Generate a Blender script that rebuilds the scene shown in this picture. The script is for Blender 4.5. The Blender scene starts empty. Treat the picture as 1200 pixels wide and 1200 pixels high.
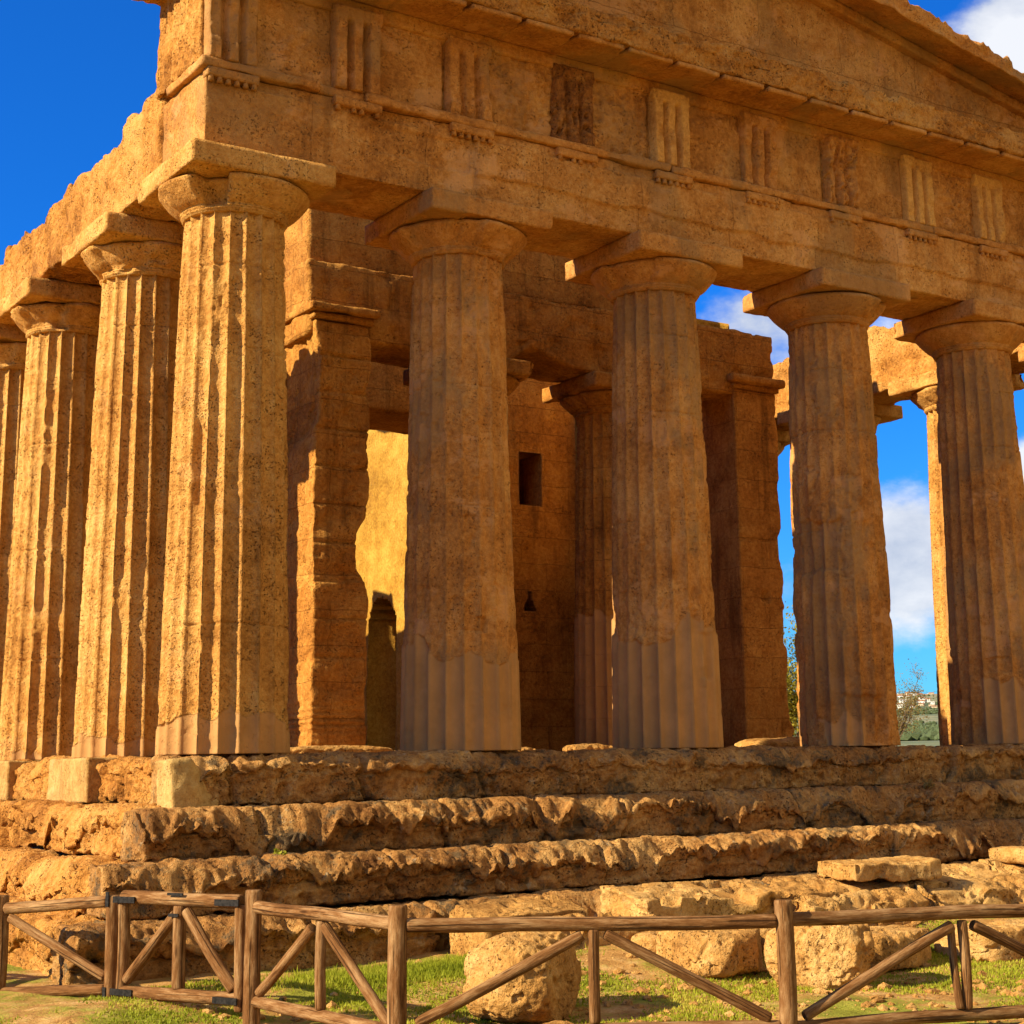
import bpy, math, random
import numpy as np
from mathutils import Vector, Matrix, Quaternion

random.seed(7)
RNG = np.random.default_rng(7)
R = math.radians
scene = bpy.context.scene
COL = scene.collection

# ------------------------------------------------------------------ camera
YAW, PITCH, ROLL = 0.5935, 0.1990, -0.0174
CAM = Vector((-7.0975, -16.9164, -0.136))
fw = Vector((math.sin(YAW)*math.cos(PITCH), math.cos(YAW)*math.cos(PITCH), math.sin(PITCH)))
r0 = Vector((math.cos(YAW), -math.sin(YAW), 0)); u0 = r0.cross(fw)
cr, sr = math.cos(ROLL), math.sin(ROLL)
rt = r0*cr + u0*sr; up = -r0*sr + u0*cr
cd = bpy.data.cameras.new('camera'); cam = bpy.data.objects.new('camera', cd); COL.objects.link(cam)
cam.matrix_world = Matrix(((rt.x, up.x, -fw.x, CAM.x), (rt.y, up.y, -fw.y, CAM.y), (rt.z, up.z, -fw.z, CAM.z), (0, 0, 0, 1)))
cd.sensor_width = 36; cd.lens = 1911.25*36/1200
cd.shift_x = (600-641.64)/1200; cd.shift_y = (506.86-600)/1200
cd.clip_start = 0.1; cd.clip_end = 30000
scene.camera = cam

# ------------------------------------------------------------------ light
SUN_EL, SUN_BACK = R(30), R(6.5)
sdir = Vector((-math.cos(SUN_BACK)*math.cos(SUN_EL), math.sin(SUN_BACK)*math.cos(SUN_EL), math.sin(SUN_EL)))
sl = bpy.data.lights.new('sun', 'SUN'); sl.energy = 5.0; sl.angle = R(0.5); sl.color = (1.0, 0.86, 0.58)
so = bpy.data.objects.new('sun', sl); COL.objects.link(so)
so.rotation_euler = sdir.to_track_quat('Z', 'Y').to_euler()

world = bpy.data.worlds.new('World'); scene.world = world; world.use_nodes = True
nt = world.node_tree; nt.nodes.clear()
def wn(t, **k):
    n = nt.nodes.new(t)
    for a, b in k.items(): setattr(n, a, b)
    return n
wl = nt.links.new
out = wn('ShaderNodeOutputWorld'); bg = wn('ShaderNodeBackground'); bg.inputs['Strength'].default_value = 0.05
sky = wn('ShaderNodeTexSky', sky_type='NISHITA', sun_disc=False)
sky.sun_elevation = SUN_EL; sky.sun_rotation = R(360-83.5); sky.ozone_density = 4.0; sky.air_density = 0.9; sky.dust_density = 0.2
tint = wn('ShaderNodeMix', data_type='RGBA', blend_type='MULTIPLY'); tint.inputs[0].default_value = 1.0
wl(sky.outputs[0], tint.inputs[6])
tc = wn('ShaderNodeTexCoord')
sxyz = wn('ShaderNodeSeparateXYZ'); wl(tc.outputs['Generated'], sxyz.inputs[0])
hz = wn('ShaderNodeMapRange', interpolation_type='SMOOTHSTEP'); wl(sxyz.outputs[2], hz.inputs[0]); hz.inputs[1].default_value = 0.0; hz.inputs[2].default_value = 0.30; hz.inputs[3].default_value = 0; hz.inputs[4].default_value = 1
tcol = wn('ShaderNodeMix', data_type='RGBA'); wl(hz.outputs[0], tcol.inputs[0]); tcol.inputs[6].default_value = (0.30, 1.0, 1.55, 1); tcol.inputs[7].default_value = (0.11, 0.95, 2.15, 1)   # paler towards the horizon
wl(tcol.outputs[2], tint.inputs[7])
nz = wn('ShaderNodeTexNoise'); nz.inputs['Scale'].default_value = 9.0; nz.inputs['Detail'].default_value = 9.0; nz.inputs['Roughness'].default_value = 0.58
mp = wn('ShaderNodeMapping'); mp.inputs['Scale'].default_value = (1, 1, 1.7)
wl(tc.outputs['Generated'], mp.inputs[0]); wl(mp.outputs[0], nz.inputs['Vector'])
def wmath(op, a, b=None, c=None):
    n = wn('ShaderNodeMath', operation=op)
    for i, v in enumerate((a, b, c)):
        if v is None: continue
        if isinstance(v, (int, float)): n.inputs[i].default_value = v
        else: wl(v, n.inputs[i])
    return n.outputs[0]
def pix_dir(U, V):
    v = fw + rt*((U-641.64)/1911.25) - up*((V-506.86)/1911.25)
    return v.normalized()
# cumulus banks: a bearing on the sky, angular radius
CLOUDS = [((1215, 30), .062, 1.0), ((1065, 655), .050, 1.15), ((1010, 650), .03, .8), ((890, 380), .050, .86), ((1215, 560), .03, .8),
          ((925, 700), .035, .55), ((1300, 300), .08, .8), ((1045, 385), .025, .5)]
blob = None
for (U, V), rad, w in CLOUDS:
    d = pix_dir(U, V)
    dn = wn('ShaderNodeVectorMath', operation='DISTANCE'); wl(tc.outputs['Generated'], dn.inputs[0]); dn.inputs[1].default_value = d
    m = wn('ShaderNodeMapRange', interpolation_type='SMOOTHSTEP'); wl(dn.outputs['Value'], m.inputs[0])
    m.inputs[1].default_value = rad*1.5; m.inputs[2].default_value = 0.0; m.inputs[3].default_value = 0; m.inputs[4].default_value = w
    blob = m.outputs[0] if blob is None else wmath('MAXIMUM', blob, m.outputs[0])
# unseen cloud cover added behind the camera as fill light for the shaded front
dt = wn('ShaderNodeVectorMath', operation='DOT_PRODUCT'); wl(tc.outputs['Generated'], dt.inputs[0]); dt.inputs[1].default_value = (0.45, -0.85, 0.25)
east_fill = wn('ShaderNodeMapRange', interpolation_type='SMOOTHSTEP'); wl(dt.outputs['Value'], east_fill.inputs[0])
east_fill.inputs[1].default_value = 0.05; east_fill.inputs[2].default_value = 0.6; east_fill.inputs[3].default_value = 0; east_fill.inputs[4].default_value = 1.0
blob = wmath('MAXIMUM', blob, east_fill.outputs[0])
dens = wmath('ADD', blob, wmath('MULTIPLY', wmath('SUBTRACT', nz.outputs[0], 0.5), 1.7))
cm = wn('ShaderNodeMapRange', interpolation_type='SMOOTHSTEP'); wl(dens, cm.inputs[0])
cm.inputs[1].default_value = 0.33; cm.inputs[2].default_value = 0.78; cm.inputs[3].default_value = 0; cm.inputs[4].default_value = 0.95
cc = wn('ShaderNodeValToRGB'); wl(nz.outputs[0], cc.inputs[0])
cc.color_ramp.elements[0].position = 0.36; cc.color_ramp.elements[0].color = (5.2, 5.9, 7.4, 1)
cc.color_ramp.elements[1].position = 0.6; cc.color_ramp.elements[1].color = (9.6, 9.8, 10.2, 1)
warm = wn('ShaderNodeMix', data_type='RGBA', blend_type='MULTIPLY'); wl(east_fill.outputs[0], warm.inputs[0]); wl(cc.outputs[0], warm.inputs[6]); warm.inputs[7].default_value = (.94, .76, .50, 1)   # warm tint on the added cloud alone, to warm the facade fill
mx = wn('ShaderNodeMix', data_type='RGBA'); wl(cm.outputs[0], mx.inputs[0]); wl(tint.outputs[2], mx.inputs[6]); wl(warm.outputs[2], mx.inputs[7])
wl(mx.outputs[2], bg.inputs[0]); wl(bg.outputs[0], out.inputs[0])

scene.view_settings.view_transform = 'Standard'; scene.view_settings.look = 'None'
scene.view_settings.exposure = 0.98; scene.view_settings.gamma = 1.0; scene.view_settings.use_curve_mapping = False
scene.cycles.max_bounces = 5; scene.cycles.diffuse_bounces = 3
scene.cycles.caustics_reflective = False; scene.cycles.caustics_refractive = False

# ------------------------------------------------------------------ noise
def _hash(ix, iy, iz, seed):
    h = (ix.astype(np.uint32)*np.uint32(374761393) + iy.astype(np.uint32)*np.uint32(668265263)
         + iz.astype(np.uint32)*np.uint32(2246822519) + np.uint32((seed*3266489917) & 0xffffffff))
    h = (h ^ (h >> np.uint32(13)))*np.uint32(1274126177)
    h = (h ^ (h >> np.uint32(16)))*np.uint32(2654435761)
    return (h >> np.uint32(8)).astype(np.float32)/np.float32(1 << 24)
def vnoise(P, seed=0):
    P = np.asarray(P, np.float64); I = np.floor(P); f = (P-I).astype(np.float32); I = I.astype(np.int64)
    f = f*f*f*(f*(f*6-15)+10)
    x, y, z = I[..., 0], I[..., 1], I[..., 2]; fx, fy, fz = f[..., 0], f[..., 1], f[..., 2]
    def L(a, b, t): return a+(b-a)*t
    c = [[[_hash(x+i, y+j, z+k, seed) for k in (0, 1)] for j in (0, 1)] for i in (0, 1)]
    a0 = L(L(c[0][0][0], c[1][0][0], fx), L(c[0][1][0], c[1][1][0], fx), fy)
    a1 = L(L(c[0][0][1], c[1][0][1], fx), L(c[0][1][1], c[1][1][1], fx), fy)
    return L(a0, a1, fz)*2-1
def fbm(P, scale=1.0, octv=4, gain=0.5, seed=0):
    P = np.asarray(P)*scale; s = 0; a = 1.0; t = 0
    for i in range(octv):
        s = s + a*vnoise(P*(2.03**i)+17.3*i, seed+i); t += a; a *= gain
    return s/t*1.5
def cell(P, seed=0):
    P = np.asarray(P, np.float64); I = np.floor(P).astype(np.int64); best = np.full(P.shape[:-1], 9.0)
    for i in (-1, 0, 1):
        for j in (-1, 0, 1):
            for k in (-1, 0, 1):
                c = I+np.array([i, j, k]); h = [_hash(c[..., 0], c[..., 1], c[..., 2], seed+q) for q in (1, 2, 3)]
                d = sum((c[..., q]+h[q]-P[..., q])**2 for q in range(3)); best = np.minimum(best, d)
    return np.sqrt(best)
def sstep(a, b, x):
    t = np.clip((x-a)/(b-a), 0, 1); return t*t*(3-2*t)

# ------------------------------------------------------------------ mesh helpers
def link(o, parent=None):
    COL.objects.link(o)
    if parent is not None: o.parent = parent
    return o
def quads_mesh(name, V, Q, T=None, smooth=True, attrs=None):
    me = bpy.data.meshes.new(name)
    V = np.asarray(V, np.float32).reshape(-1, 3); Q = np.asarray(Q, np.int32).reshape(-1, 4)
    T = np.zeros((0, 3), np.int32) if T is None else np.asarray(T, np.int32).reshape(-1, 3)
    me.vertices.add(len(V)); me.vertices.foreach_set('co', V.ravel())
    loops = np.concatenate([Q.ravel(), T.ravel()]).astype(np.int32)
    me.loops.add(len(loops)); me.loops.foreach_set('vertex_index', loops)
    st = np.concatenate([np.arange(len(Q))*4, len(Q)*4+np.arange(len(T))*3]).astype(np.int32)
    me.polygons.add(len(st)); me.polygons.foreach_set('loop_start', st)
    me.polygons.foreach_set('use_smooth', np.full(len(st), smooth, bool))
    me.update(calc_edges=True); me.validate()
    for k, a in (attrs or {}).items():
        a = np.asarray(a, np.float32)
        if a.ndim == 1:
            at = me.attributes.new(k, 'FLOAT', 'POINT'); at.data.foreach_set('value', a)
        else:
            at = me.attributes.new(k, 'FLOAT_VECTOR', 'POINT'); at.data.foreach_set('vector', a.ravel())
    return me
def obj(name, me, mat, parent=None, label=None):
    if mat is not None and not me.materials: me.materials.append(mat)
    o = bpy.data.objects.new(name, me); link(o, parent)
    if label: o['label'] = label
    return o
def grid_quads(n, m, off=0, closed=False):
    nn = n if closed else n-1
    i = np.arange(nn)[:, None]; j = np.arange(m-1)[None, :]; i2 = (i+1) % n
    return (np.stack([i*m+j, i2*m+j, i2*m+j+1, i*m+j+1], -1)+off).reshape(-1, 4)
class MB:
    def __init__(s): s.V = []; s.Q = []; s.T = []; s.n = 0; s.A = []
    def add(s, V, Q, T=None, A=None):
        V = np.asarray(V, float).reshape(-1, 3); s.V.append(V)
        if Q is not None and len(Q): s.Q.append(np.asarray(Q).reshape(-1, 4)+s.n)
        if T is not None and len(T): s.T.append(np.asarray(T).reshape(-1, 3)+s.n)
        s.A.append(np.zeros((len(V), 3)) if A is None else np.asarray(A).reshape(-1, 3)); s.n += len(V)
    def build(s, name, mat, parent=None, smooth=True, attr=None, label=None):
        V = np.concatenate(s.V); Q = np.concatenate(s.Q) if s.Q else np.zeros((0, 4), int)
        T = np.concatenate(s.T) if s.T else None
        return obj(name, quads_mesh(name, V, Q, T, smooth, {attr: np.concatenate(s.A)} if attr else None), mat, parent, label)
def thing(name, label, cat, loc=(0, 0, 0), group=None):
    o = bpy.data.objects.new(name, None); link(o); o.location = loc; o.empty_display_size = .3
    return tag(o, label, cat, group)
def tag(o, label=None, cat=None, group=None, kind=None):
    if label: o['label'] = label
    if cat: o['category'] = cat
    if group: o['group'] = group
    if kind: o['kind'] = kind
    return o

def box_surface(x0, x1, y0, y1, z0, z1, res, r):
    """rounded box as one welded grid surface: returns verts, normals, quads"""
    lo = np.array([x0, y0, z0], float); hi = np.array([x1, y1, z1], float); ext = hi-lo
    res3 = (res,)*3 if np.isscalar(res) else res
    n = [max(2, int(round(ext[k]/res3[k]))+1) for k in range(3)]
    ax = [np.linspace(lo[k], hi[k], n[k]) for k in range(3)]
    Vs = []; Qs = []; off = 0
    for k in range(3):
        a, b = (k+1) % 3, (k+2) % 3
        A, B = np.meshgrid(ax[a], ax[b], indexing='ij')
        for side in (0, 1):
            P = np.zeros(A.shape+(3,)); P[..., a] = A; P[..., b] = B; P[..., k] = hi[k] if side else lo[k]
            q = grid_quads(len(ax[a]), len(ax[b]), off)
            if not side: q = q[:, ::-1]
            Vs.append(P.reshape(-1, 3)); Qs.append(q); off += A.size
    V = np.concatenate(Vs); Q = np.concatenate(Qs)
    key = np.round((V-lo)*1e4).astype(np.int64); key = key[:, 0]*(10**12)+key[:, 1]*(10**6)+key[:, 2]
    _, idx, inv = np.unique(key, return_index=True, return_inverse=True)
    V = V[idx]; Q = inv.reshape(-1)[Q]
    rr = min(r, .49*ext.min())
    q = np.clip(V, lo+rr, hi-rr); N = V-q; ln = np.linalg.norm(N, axis=1, keepdims=True)
    N = N/np.maximum(ln, 1e-9); V = q+N*rr
    return V, N, Q
def rough_disp(V, N, amp=.02, scale=3.0, seed=0, low=0.0, lows=.6, pit=0.0, pits=9.0, holes=0.0, holesc=7.0):
    d = amp*fbm(V, scale, 5, .55, seed)
    if low: d = d+low*fbm(V, lows, 3, .5, seed+50)
    if pit:
        h = fbm(V, pits, 2, .5, seed+90); d = d-pit*sstep(.25, .7, h)
    if holes:
        W = V+.05*np.stack([fbm(V, 4, 2, .5, seed+k) for k in (61, 62, 63)], -1); d = d-holes*sstep(.52, .15, cell(W*holesc, seed))*sstep(-.2, .3, fbm(V, 1.3, 2, .5, seed+64))
    return d
def rough_box(x0, x1, y0, y1, z0, z1, res=.06, r=.02, seed=0, fn=None, **k):
    V, N, Q = box_surface(x0, x1, y0, y1, z0, z1, res, r)
    V2 = V+N*rough_disp(V, N, seed=seed, **k)[:, None]
    if fn is not None: V2 = fn(V2, V, N)
    return V2, Q
def stone(name, dims, mat, parent, label=None, **k):
    V, Q = rough_box(*dims, **k)
    return obj(name, quads_mesh(name, V, Q), mat, parent, label)

# ------------------------------------------------------------------ materials
class NT:
    def __init__(s, name):
        s.m = bpy.data.materials.new(name); s.m.use_nodes = True; s.t = s.m.node_tree
        s.b = s.t.nodes['Principled BSDF']; s.b.inputs['Specular IOR Level'].default_value = .12
    def n(s, t, **k):
        x = s.t.nodes.new(t)
        for a, b in k.items(): setattr(x, a, b)
        return x
    def l(s, a, b): s.t.links.new(a, b)
    def pos(s): return s.n('ShaderNodeNewGeometry').outputs['Position']
    def mapv(s, v, scale=(1, 1, 1), rot=(0, 0, 0)):
        m = s.n('ShaderNodeMapping'); m.inputs['Scale'].default_value = scale; m.inputs['Rotation'].default_value = rot; s.l(v, m.inputs[0]); return m.outputs[0]
    def noise(s, v, sc, det=5, rough=.55):
        x = s.n('ShaderNodeTexNoise'); s.l(v, x.inputs['Vector']); x.inputs['Scale'].default_value = sc
        x.inputs['Detail'].default_value = det; x.inputs['Roughness'].default_value = rough; return x.outputs[0]
    def voro(s, v, sc, feat='F1', out='Distance'):
        x = s.n('ShaderNodeTexVoronoi', feature=feat); s.l(v, x.inputs['Vector']); x.inputs['Scale'].default_value = sc; return x.outputs[out]
    def ramp(s, f, stops):
        x = s.n('ShaderNodeValToRGB'); s.l(f, x.inputs[0]); e = x.color_ramp.elements
        while len(e) < len(stops): e.new(.5)
        for i, (p, c) in enumerate(stops): e[i].position = p; e[i].color = (*c, 1) if len(c) == 3 else c
        return x.outputs[0]
    def step(s, f, a, b, lo=0, hi=1):
        x = s.n('ShaderNodeMapRange', interpolation_type='SMOOTHSTEP'); s.l(f, x.inputs[0])
        for i, v in enumerate((a, b, lo, hi)): x.inputs[i+1].default_value = v
        return x.outputs[0]
    def mix(s, f, a, b, mode='MIX'):
        x = s.n('ShaderNodeMix', data_type='RGBA', blend_type=mode)
        for i, v in ((0, f), (6, a), (7, b)):
            if isinstance(v, (int, float)): x.inputs[i].default_value = v
            elif isinstance(v, tuple): x.inputs[i].default_value = (*v, 1)
            else: s.l(v, x.inputs[i])
        return x.outputs[2]
    def math(s, op, a, b=None):
        x = s.n('ShaderNodeMath', operation=op)
        for i, v in enumerate((a, b)):
            if v is None: continue
            if isinstance(v, (int, float)): x.inputs[i].default_value = v
            else: s.l(v, x.inputs[i])
        return x.outputs[0]
    def attr(s, name): return s.n('ShaderNodeAttribute', attribute_name=name)
    def bump(s, h, dist=.02, strength=.6, normal=None):
        x = s.n('ShaderNodeBump'); x.inputs['Distance'].default_value = dist; x.inputs['Strength'].default_value = strength; s.l(h, x.inputs['Height'])
        if normal is not None: s.l(normal, x.inputs['Normal'])
        return x.outputs[0]
    def fin(s, col, rough=.93, normal=None):
        if isinstance(col, tuple): s.b.inputs['Base Color'].default_value = (*col, 1)
        else: s.l(col, s.b.inputs['Base Color'])
        if isinstance(rough, (int, float)): s.b.inputs['Roughness'].default_value = rough
        else: s.l(rough, s.b.inputs['Roughness'])
        if normal is not None: s.l(normal, s.b.inputs['Normal'])
        return s.m

def stone_mat(name, dark, mid, light, bump=.6, pits=.5, lichen=.0, patch=.0, streak=0.0, pl=(.49, .25, .086), bdist=.02, courses=0.0, grey=0.0):
    s = NT(name); p = s.pos()
    big = s.noise(p, .55, 4, .6); med = s.noise(p, 2.6, 7, .62); fine = s.noise(p, 17, 6, .65)
    f = s.math('ADD', s.math('MULTIPLY', big, .45), s.math('ADD', s.math('MULTIPLY', med, .40), s.math('MULTIPLY', fine, .35)))
    col = s.ramp(f, [(.47, dark), (.585, mid), (.72, light)])
    pt = s.math('MULTIPLY', s.step(s.noise(p, 38, 3, .6), .57, .70), s.step(s.noise(p, 3.1, 3), .40, .60))
    grain = s.noise(p, 70, 3, .6); col = s.mix(.26, col, s.ramp(s.math('ADD', s.math('MULTIPLY', grain, .6), s.math('MULTIPLY', fine, .4)), [(.36, (.30, .27, .24)), (.5, (.95, .95, .95)), (.66, (1.45, 1.5, 1.6))]), 'MULTIPLY')
    col = s.mix(s.math('MULTIPLY', pt, pits), col, (dark[0]*.42, dark[1]*.36, dark[2]*.4))
    if patch:   # paler mortar and re-faced areas with ragged edges
        k = s.step(s.noise(s.mapv(p, (1, 1, 1.7)), 1.15, 8, .62), .56, .62)
        col = s.mix(s.math('MULTIPLY', k, patch), col, (light[0]*1.02, light[1]*1.0, light[2]*1.25))
    if grey:    # duller grey-beige patina in broad ragged patches
        k = s.step(s.noise(s.mapv(p, (1, 1, .7)), .95, 9, .66), .49, .60)
        col = s.mix(s.math('MULTIPLY', k, grey), col, (.300, .170, .066))
    if courses:  # ashlar: every block its own tone, thin open joints
        sp = s.n('ShaderNodeSeparateXYZ'); s.l(p, sp.inputs[0]); cb = s.n('ShaderNodeCombineXYZ')
        wob = s.math('MULTIPLY', s.math('SUBTRACT', s.noise(p, 1.9, 4), .5), .07)
        s.l(s.math('ADD', s.math('ADD', sp.outputs[0], sp.outputs[1]), wob), cb.inputs[0]); s.l(s.math('ADD', s.math('ADD', sp.outputs[2], courses[2]), wob), cb.inputs[1])
        br = s.n('ShaderNodeTexBrick'); s.l(cb.outputs[0], br.inputs['Vector']); br.inputs['Scale'].default_value = 1.0
        br.inputs['Brick Width'].default_value = courses[0]; br.inputs['Row Height'].default_value = courses[1]; br.inputs['Mortar Size'].default_value = .006; br.inputs['Mortar Smooth'].default_value = .3
        br.inputs['Color1'].default_value = (.80, .76, .72, 1); br.inputs['Color2'].default_value = (1.16, 1.18, 1.22, 1); br.inputs['Mortar'].default_value = (.45, .38, .32, 1); br.inputs['Bias'].default_value = 0
        col = s.mix(.45, col, br.outputs['Color'], 'MULTIPLY')
    if streak:  # rain-wash staining that runs down the faces
        k = s.step(s.noise(s.mapv(p, (2.6, 2.6, .22)), 1.6, 6, .6), .54, .72)
        col = s.mix(s.math('MULTIPLY', k, streak), col, (dark[0]*.45, dark[1]*.45, dark[2]*.55))
    if lichen:
        k = s.step(s.math('ADD', s.noise(p, 1.7, 9, .7), s.math('MULTIPLY', s.math('SUBTRACT', fine, .5), .35)), .51, .64)
        col = s.mix(s.math('MULTIPLY', k, lichen), col, (.085, .062, .035))
        k2 = s.step(s.noise(p, 5.3, 6, .7), .60, .70)
        col = s.mix(s.math('MULTIPLY', k2, lichen*.5), col, (.52, .45, .30))
    a = s.attr('plaster').outputs['Fac']
    plc = s.mix(s.step(med, .4, .65), tuple(c*.84 for c in pl), pl)
    col = s.mix(a, col, plc)
    inv = s.math('SUBTRACT', 1.0, s.math('MULTIPLY', a, .85))
    h = s.math('ADD', s.math('MULTIPLY', fine, .9), s.math('ADD', s.math('MULTIPLY', s.noise(p, 60, 4, .6), .45), s.math('MULTIPLY', med, .8)))
    h = s.math('SUBTRACT', h, s.math('MULTIPLY', pt, 1.1))
    h = s.math('MULTIPLY', h, inv)
    if courses: h = s.math('SUBTRACT', h, s.math('MULTIPLY', br.outputs['Fac'], .9))
    return s.fin(col, .95, s.bump(h, bdist, bump))

M = {}
M['stone'] = stone_mat('honey_sandstone', (.33, .140, .028), (.54, .255, .060), (.66, .37, .11), bump=1.0, pits=.7, patch=.30, streak=.12, bdist=.03)
M['facade'] = stone_mat('smooth_facade_sandstone', (.33, .125, .026), (.49, .205, .046), (.60, .30, .085), bump=.7, pits=.8, patch=.55, streak=.26, bdist=.022, grey=.60)
M['entab'] = stone_mat('dressed_entablature_sandstone', (.31, .118, .024), (.50, .215, .048), (.64, .335, .10), bump=.8, pits=.85, patch=.60, streak=.34, bdist=.025, courses=(1.57, 1.07, .95), grey=.45)
M['tri_dark'] = stone_mat('dark_crusted_sandstone', (.15, .055, .014), (.28, .105, .026), (.42, .19, .05), bump=1.0, pits=.95, bdist=.03)
M['tri_pale'] = stone_mat('pale_renewed_sandstone', (.46, .21, .050), (.60, .31, .080), (.68, .38, .11), bump=.6, pits=.5, bdist=.02)
M['rough'] = stone_mat('eroded_sandstone', (.28, .102, .018), (.54, .230, .046), (.68, .355, .095), bump=1.0, pits=.9, lichen=.14, bdist=.05)
M['step'] = stone_mat('weathered_step_sandstone', (.17, .068, .018), (.38, .175, .047), (.58, .33, .11), bump=1.0, pits=.95, lichen=.85, bdist=.045)
M['block'] = stone_mat('fallen_block_sandstone', (.30, .135, .032), (.49, .245, .064), (.62, .37, .128), bump=1.0, pits=.9, lichen=.22, bdist=.035)
M['pale'] = stone_mat('pale_restoration_mortar', (.33, .165, .045), (.45, .26, .080), (.53, .34, .12), bump=.8, pits=.5, lichen=.22, streak=.35, bdist=.02)
M['inner'] = stone_mat('naos_wall_sandstone', (.26, .098, .017), (.43, .175, .032), (.56, .27, .058), bump=.9, pits=.7, streak=.60, bdist=.035, courses=(1.15, .52, 0.0))  # naos stone darkened for the porch, its shade put into the colour
M['yellow'] = stone_mat('plastered_naos_wall_sunlit_tone', (.29, .135, .018), (.42, .215, .030), (.52, .31, .055), bump=.8, pits=.5, streak=.2, bdist=.03)  # naos stone and plaster with the sunlight put into a brighter yellow

# bricks at the foot of the left anta are modelled; wood, metal, vegetation
s = NT('weathered_pole_wood'); a = s.attr('lp').outputs['Vector']
g = s.noise(s.mapv(a, (13, 13, 2.6)), 2.0, 9, .72); g2 = s.noise(s.mapv(a, (3, 3, .9)), 1.5, 4)
crack = s.step(s.noise(s.mapv(a, (30, 30, .8)), 1.6, 3, .5), .60, .66)
c = s.ramp(s.math('ADD', s.math('MULTIPLY', g, .65), s.math('MULTIPLY', g2, .4)), [(.34, (.065, .026, .009)), (.50, (.185, .082, .028)), (.68, (.40, .235, .105))])
c = s.mix(s.math('MULTIPLY', crack, .75), c, (.035, .016, .008))
knot = s.step(s.voro(s.mapv(a, (9, 9, 2.2)), 1.0), .16, .05)
c = s.mix(s.math('MULTIPLY', knot, .8), c, (.05, .02, .008)); s.b.inputs['Specular IOR Level'].default_value = .03
M['wood'] = s.fin(c, .92, s.bump(s.math('SUBTRACT', g, s.math('MULTIPLY', crack, .8)), .014, 1.0))
s = NT('black_iron'); M['iron'] = s.fin(s.ramp(s.noise(s.pos(), 40, 4), [(.3, (.012, .011, .010)), (.7, (.05, .042, .036))]), .5); s.b.inputs['Metallic'].default_value = .6

s = NT('dry_soil_and_turf'); p = s.pos()
n1 = s.noise(p, .75, 7, .62); n2 = s.noise(p, 4.5, 6, .6); n3 = s.noise(p, 40, 5, .65)
soil = s.ramp(s.math('ADD', s.math('MULTIPLY', n2, .6), s.math('MULTIPLY', n3, .4)), [(.36, (.27, .125, .032)), (.5, (.46, .24, .07)), (.66, (.64, .41, .17))])
turf = s.ramp(s.math('ADD', s.math('MULTIPLY', n2, .5), s.math('MULTIPLY', n3, .5)), [(.36, (.13, .12, .012)), (.55, (.28, .27, .03)), (.7, (.46, .38, .08))])
gm = s.step(s.math('ADD', n1, s.math('MULTIPLY', s.math('SUBTRACT', n3, .5), .25)), .46, .57)
M['ground'] = s.fin(s.mix(gm, soil, turf), .97, s.bump(s.math('ADD', n3, s.math('MULTIPLY', n2, 1.5)), .03, .8))

def leaf_mat(name, a_, b_, c_, trans=.25, scale=3.0):
    s = NT(name); p = s.pos()
    f = s.math('ADD', s.math('MULTIPLY', s.noise(p, scale, 3), .6), s.math('MULTIPLY', s.noise(p, scale*14, 2), .4))
    col = s.ramp(f, [(.36, a_), (.52, b_), (.68, c_)])
    s.fin(col, .7)
    tr = s.n('ShaderNodeBsdfTranslucent'); s.l(col, tr.inputs[0]); ms = s.n('ShaderNodeMixShader'); ms.inputs[0].default_value = trans
    s.l(s.b.outputs[0], ms.inputs[1]); s.l(tr.outputs[0], ms.inputs[2]); s.l(ms.outputs[0], s.t.nodes['Material Output'].inputs[0])
    return s.m
M['grass'] = leaf_mat('short_grass', (.17, .21, .012), (.31, .33, .022), (.52, .46, .07), .35, 1.2)
M['bush'] = leaf_mat('yellow_green_leaves', (.14, .13, .012), (.30, .25, .025), (.42, .33, .05), .35)
M['dryleaf'] = leaf_mat('sparse_rusty_leaves', (.12, .08, .025), (.28, .19, .06), (.20, .20, .05), .3)
M['pine'] = leaf_mat('dark_green_leaves', (.055, .085, .038), (.10, .13, .055), (.17, .18, .085), .2)
s = NT('grey_bark'); M['bark'] = s.fin(s.ramp(s.noise(s.pos(), 8, 5), [(.3, (.06, .04, .025)), (.7, (.19, .13, .08))]), .9)
s = NT('scrub_hillside'); p = s.pos(); n1 = s.noise(s.mapv(p, (1, 1, 3)), .006, 9, .7); n2 = s.noise(s.mapv(p, (1, 1, 3)), .03, 6, .7)
M['hill'] = s.fin(s.ramp(s.math('ADD', s.math('MULTIPLY', n1, .5), s.math('MULTIPLY', n2, .5)), [(.40, (.05, .085, .045)), (.48, (.115, .145, .075)), (.54, (.24, .23, .13)), (.64, (.42, .37, .26))]), .95)  # hillside greens greyed and lightened, distance haze put into the colour
def flat(name, c, rough=.8):
    s = NT(name); n = s.noise(s.pos(), .3, 4)
    return s.fin(s.mix(s.step(n, .3, .7), tuple(v*.88 for v in c), c), rough)
M['house_a'] = flat('pale_cream_render', (.70, .66, .58)); M['house_b'] = flat('white_render', (.78, .77, .74)); M['house_c'] = flat('ochre_render', (.58, .44, .30))
M['tile'] = flat('terracotta_roof', (.38, .18, .10)); M['pane'] = flat('dark_window', (.05, .06, .07), .3)

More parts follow.
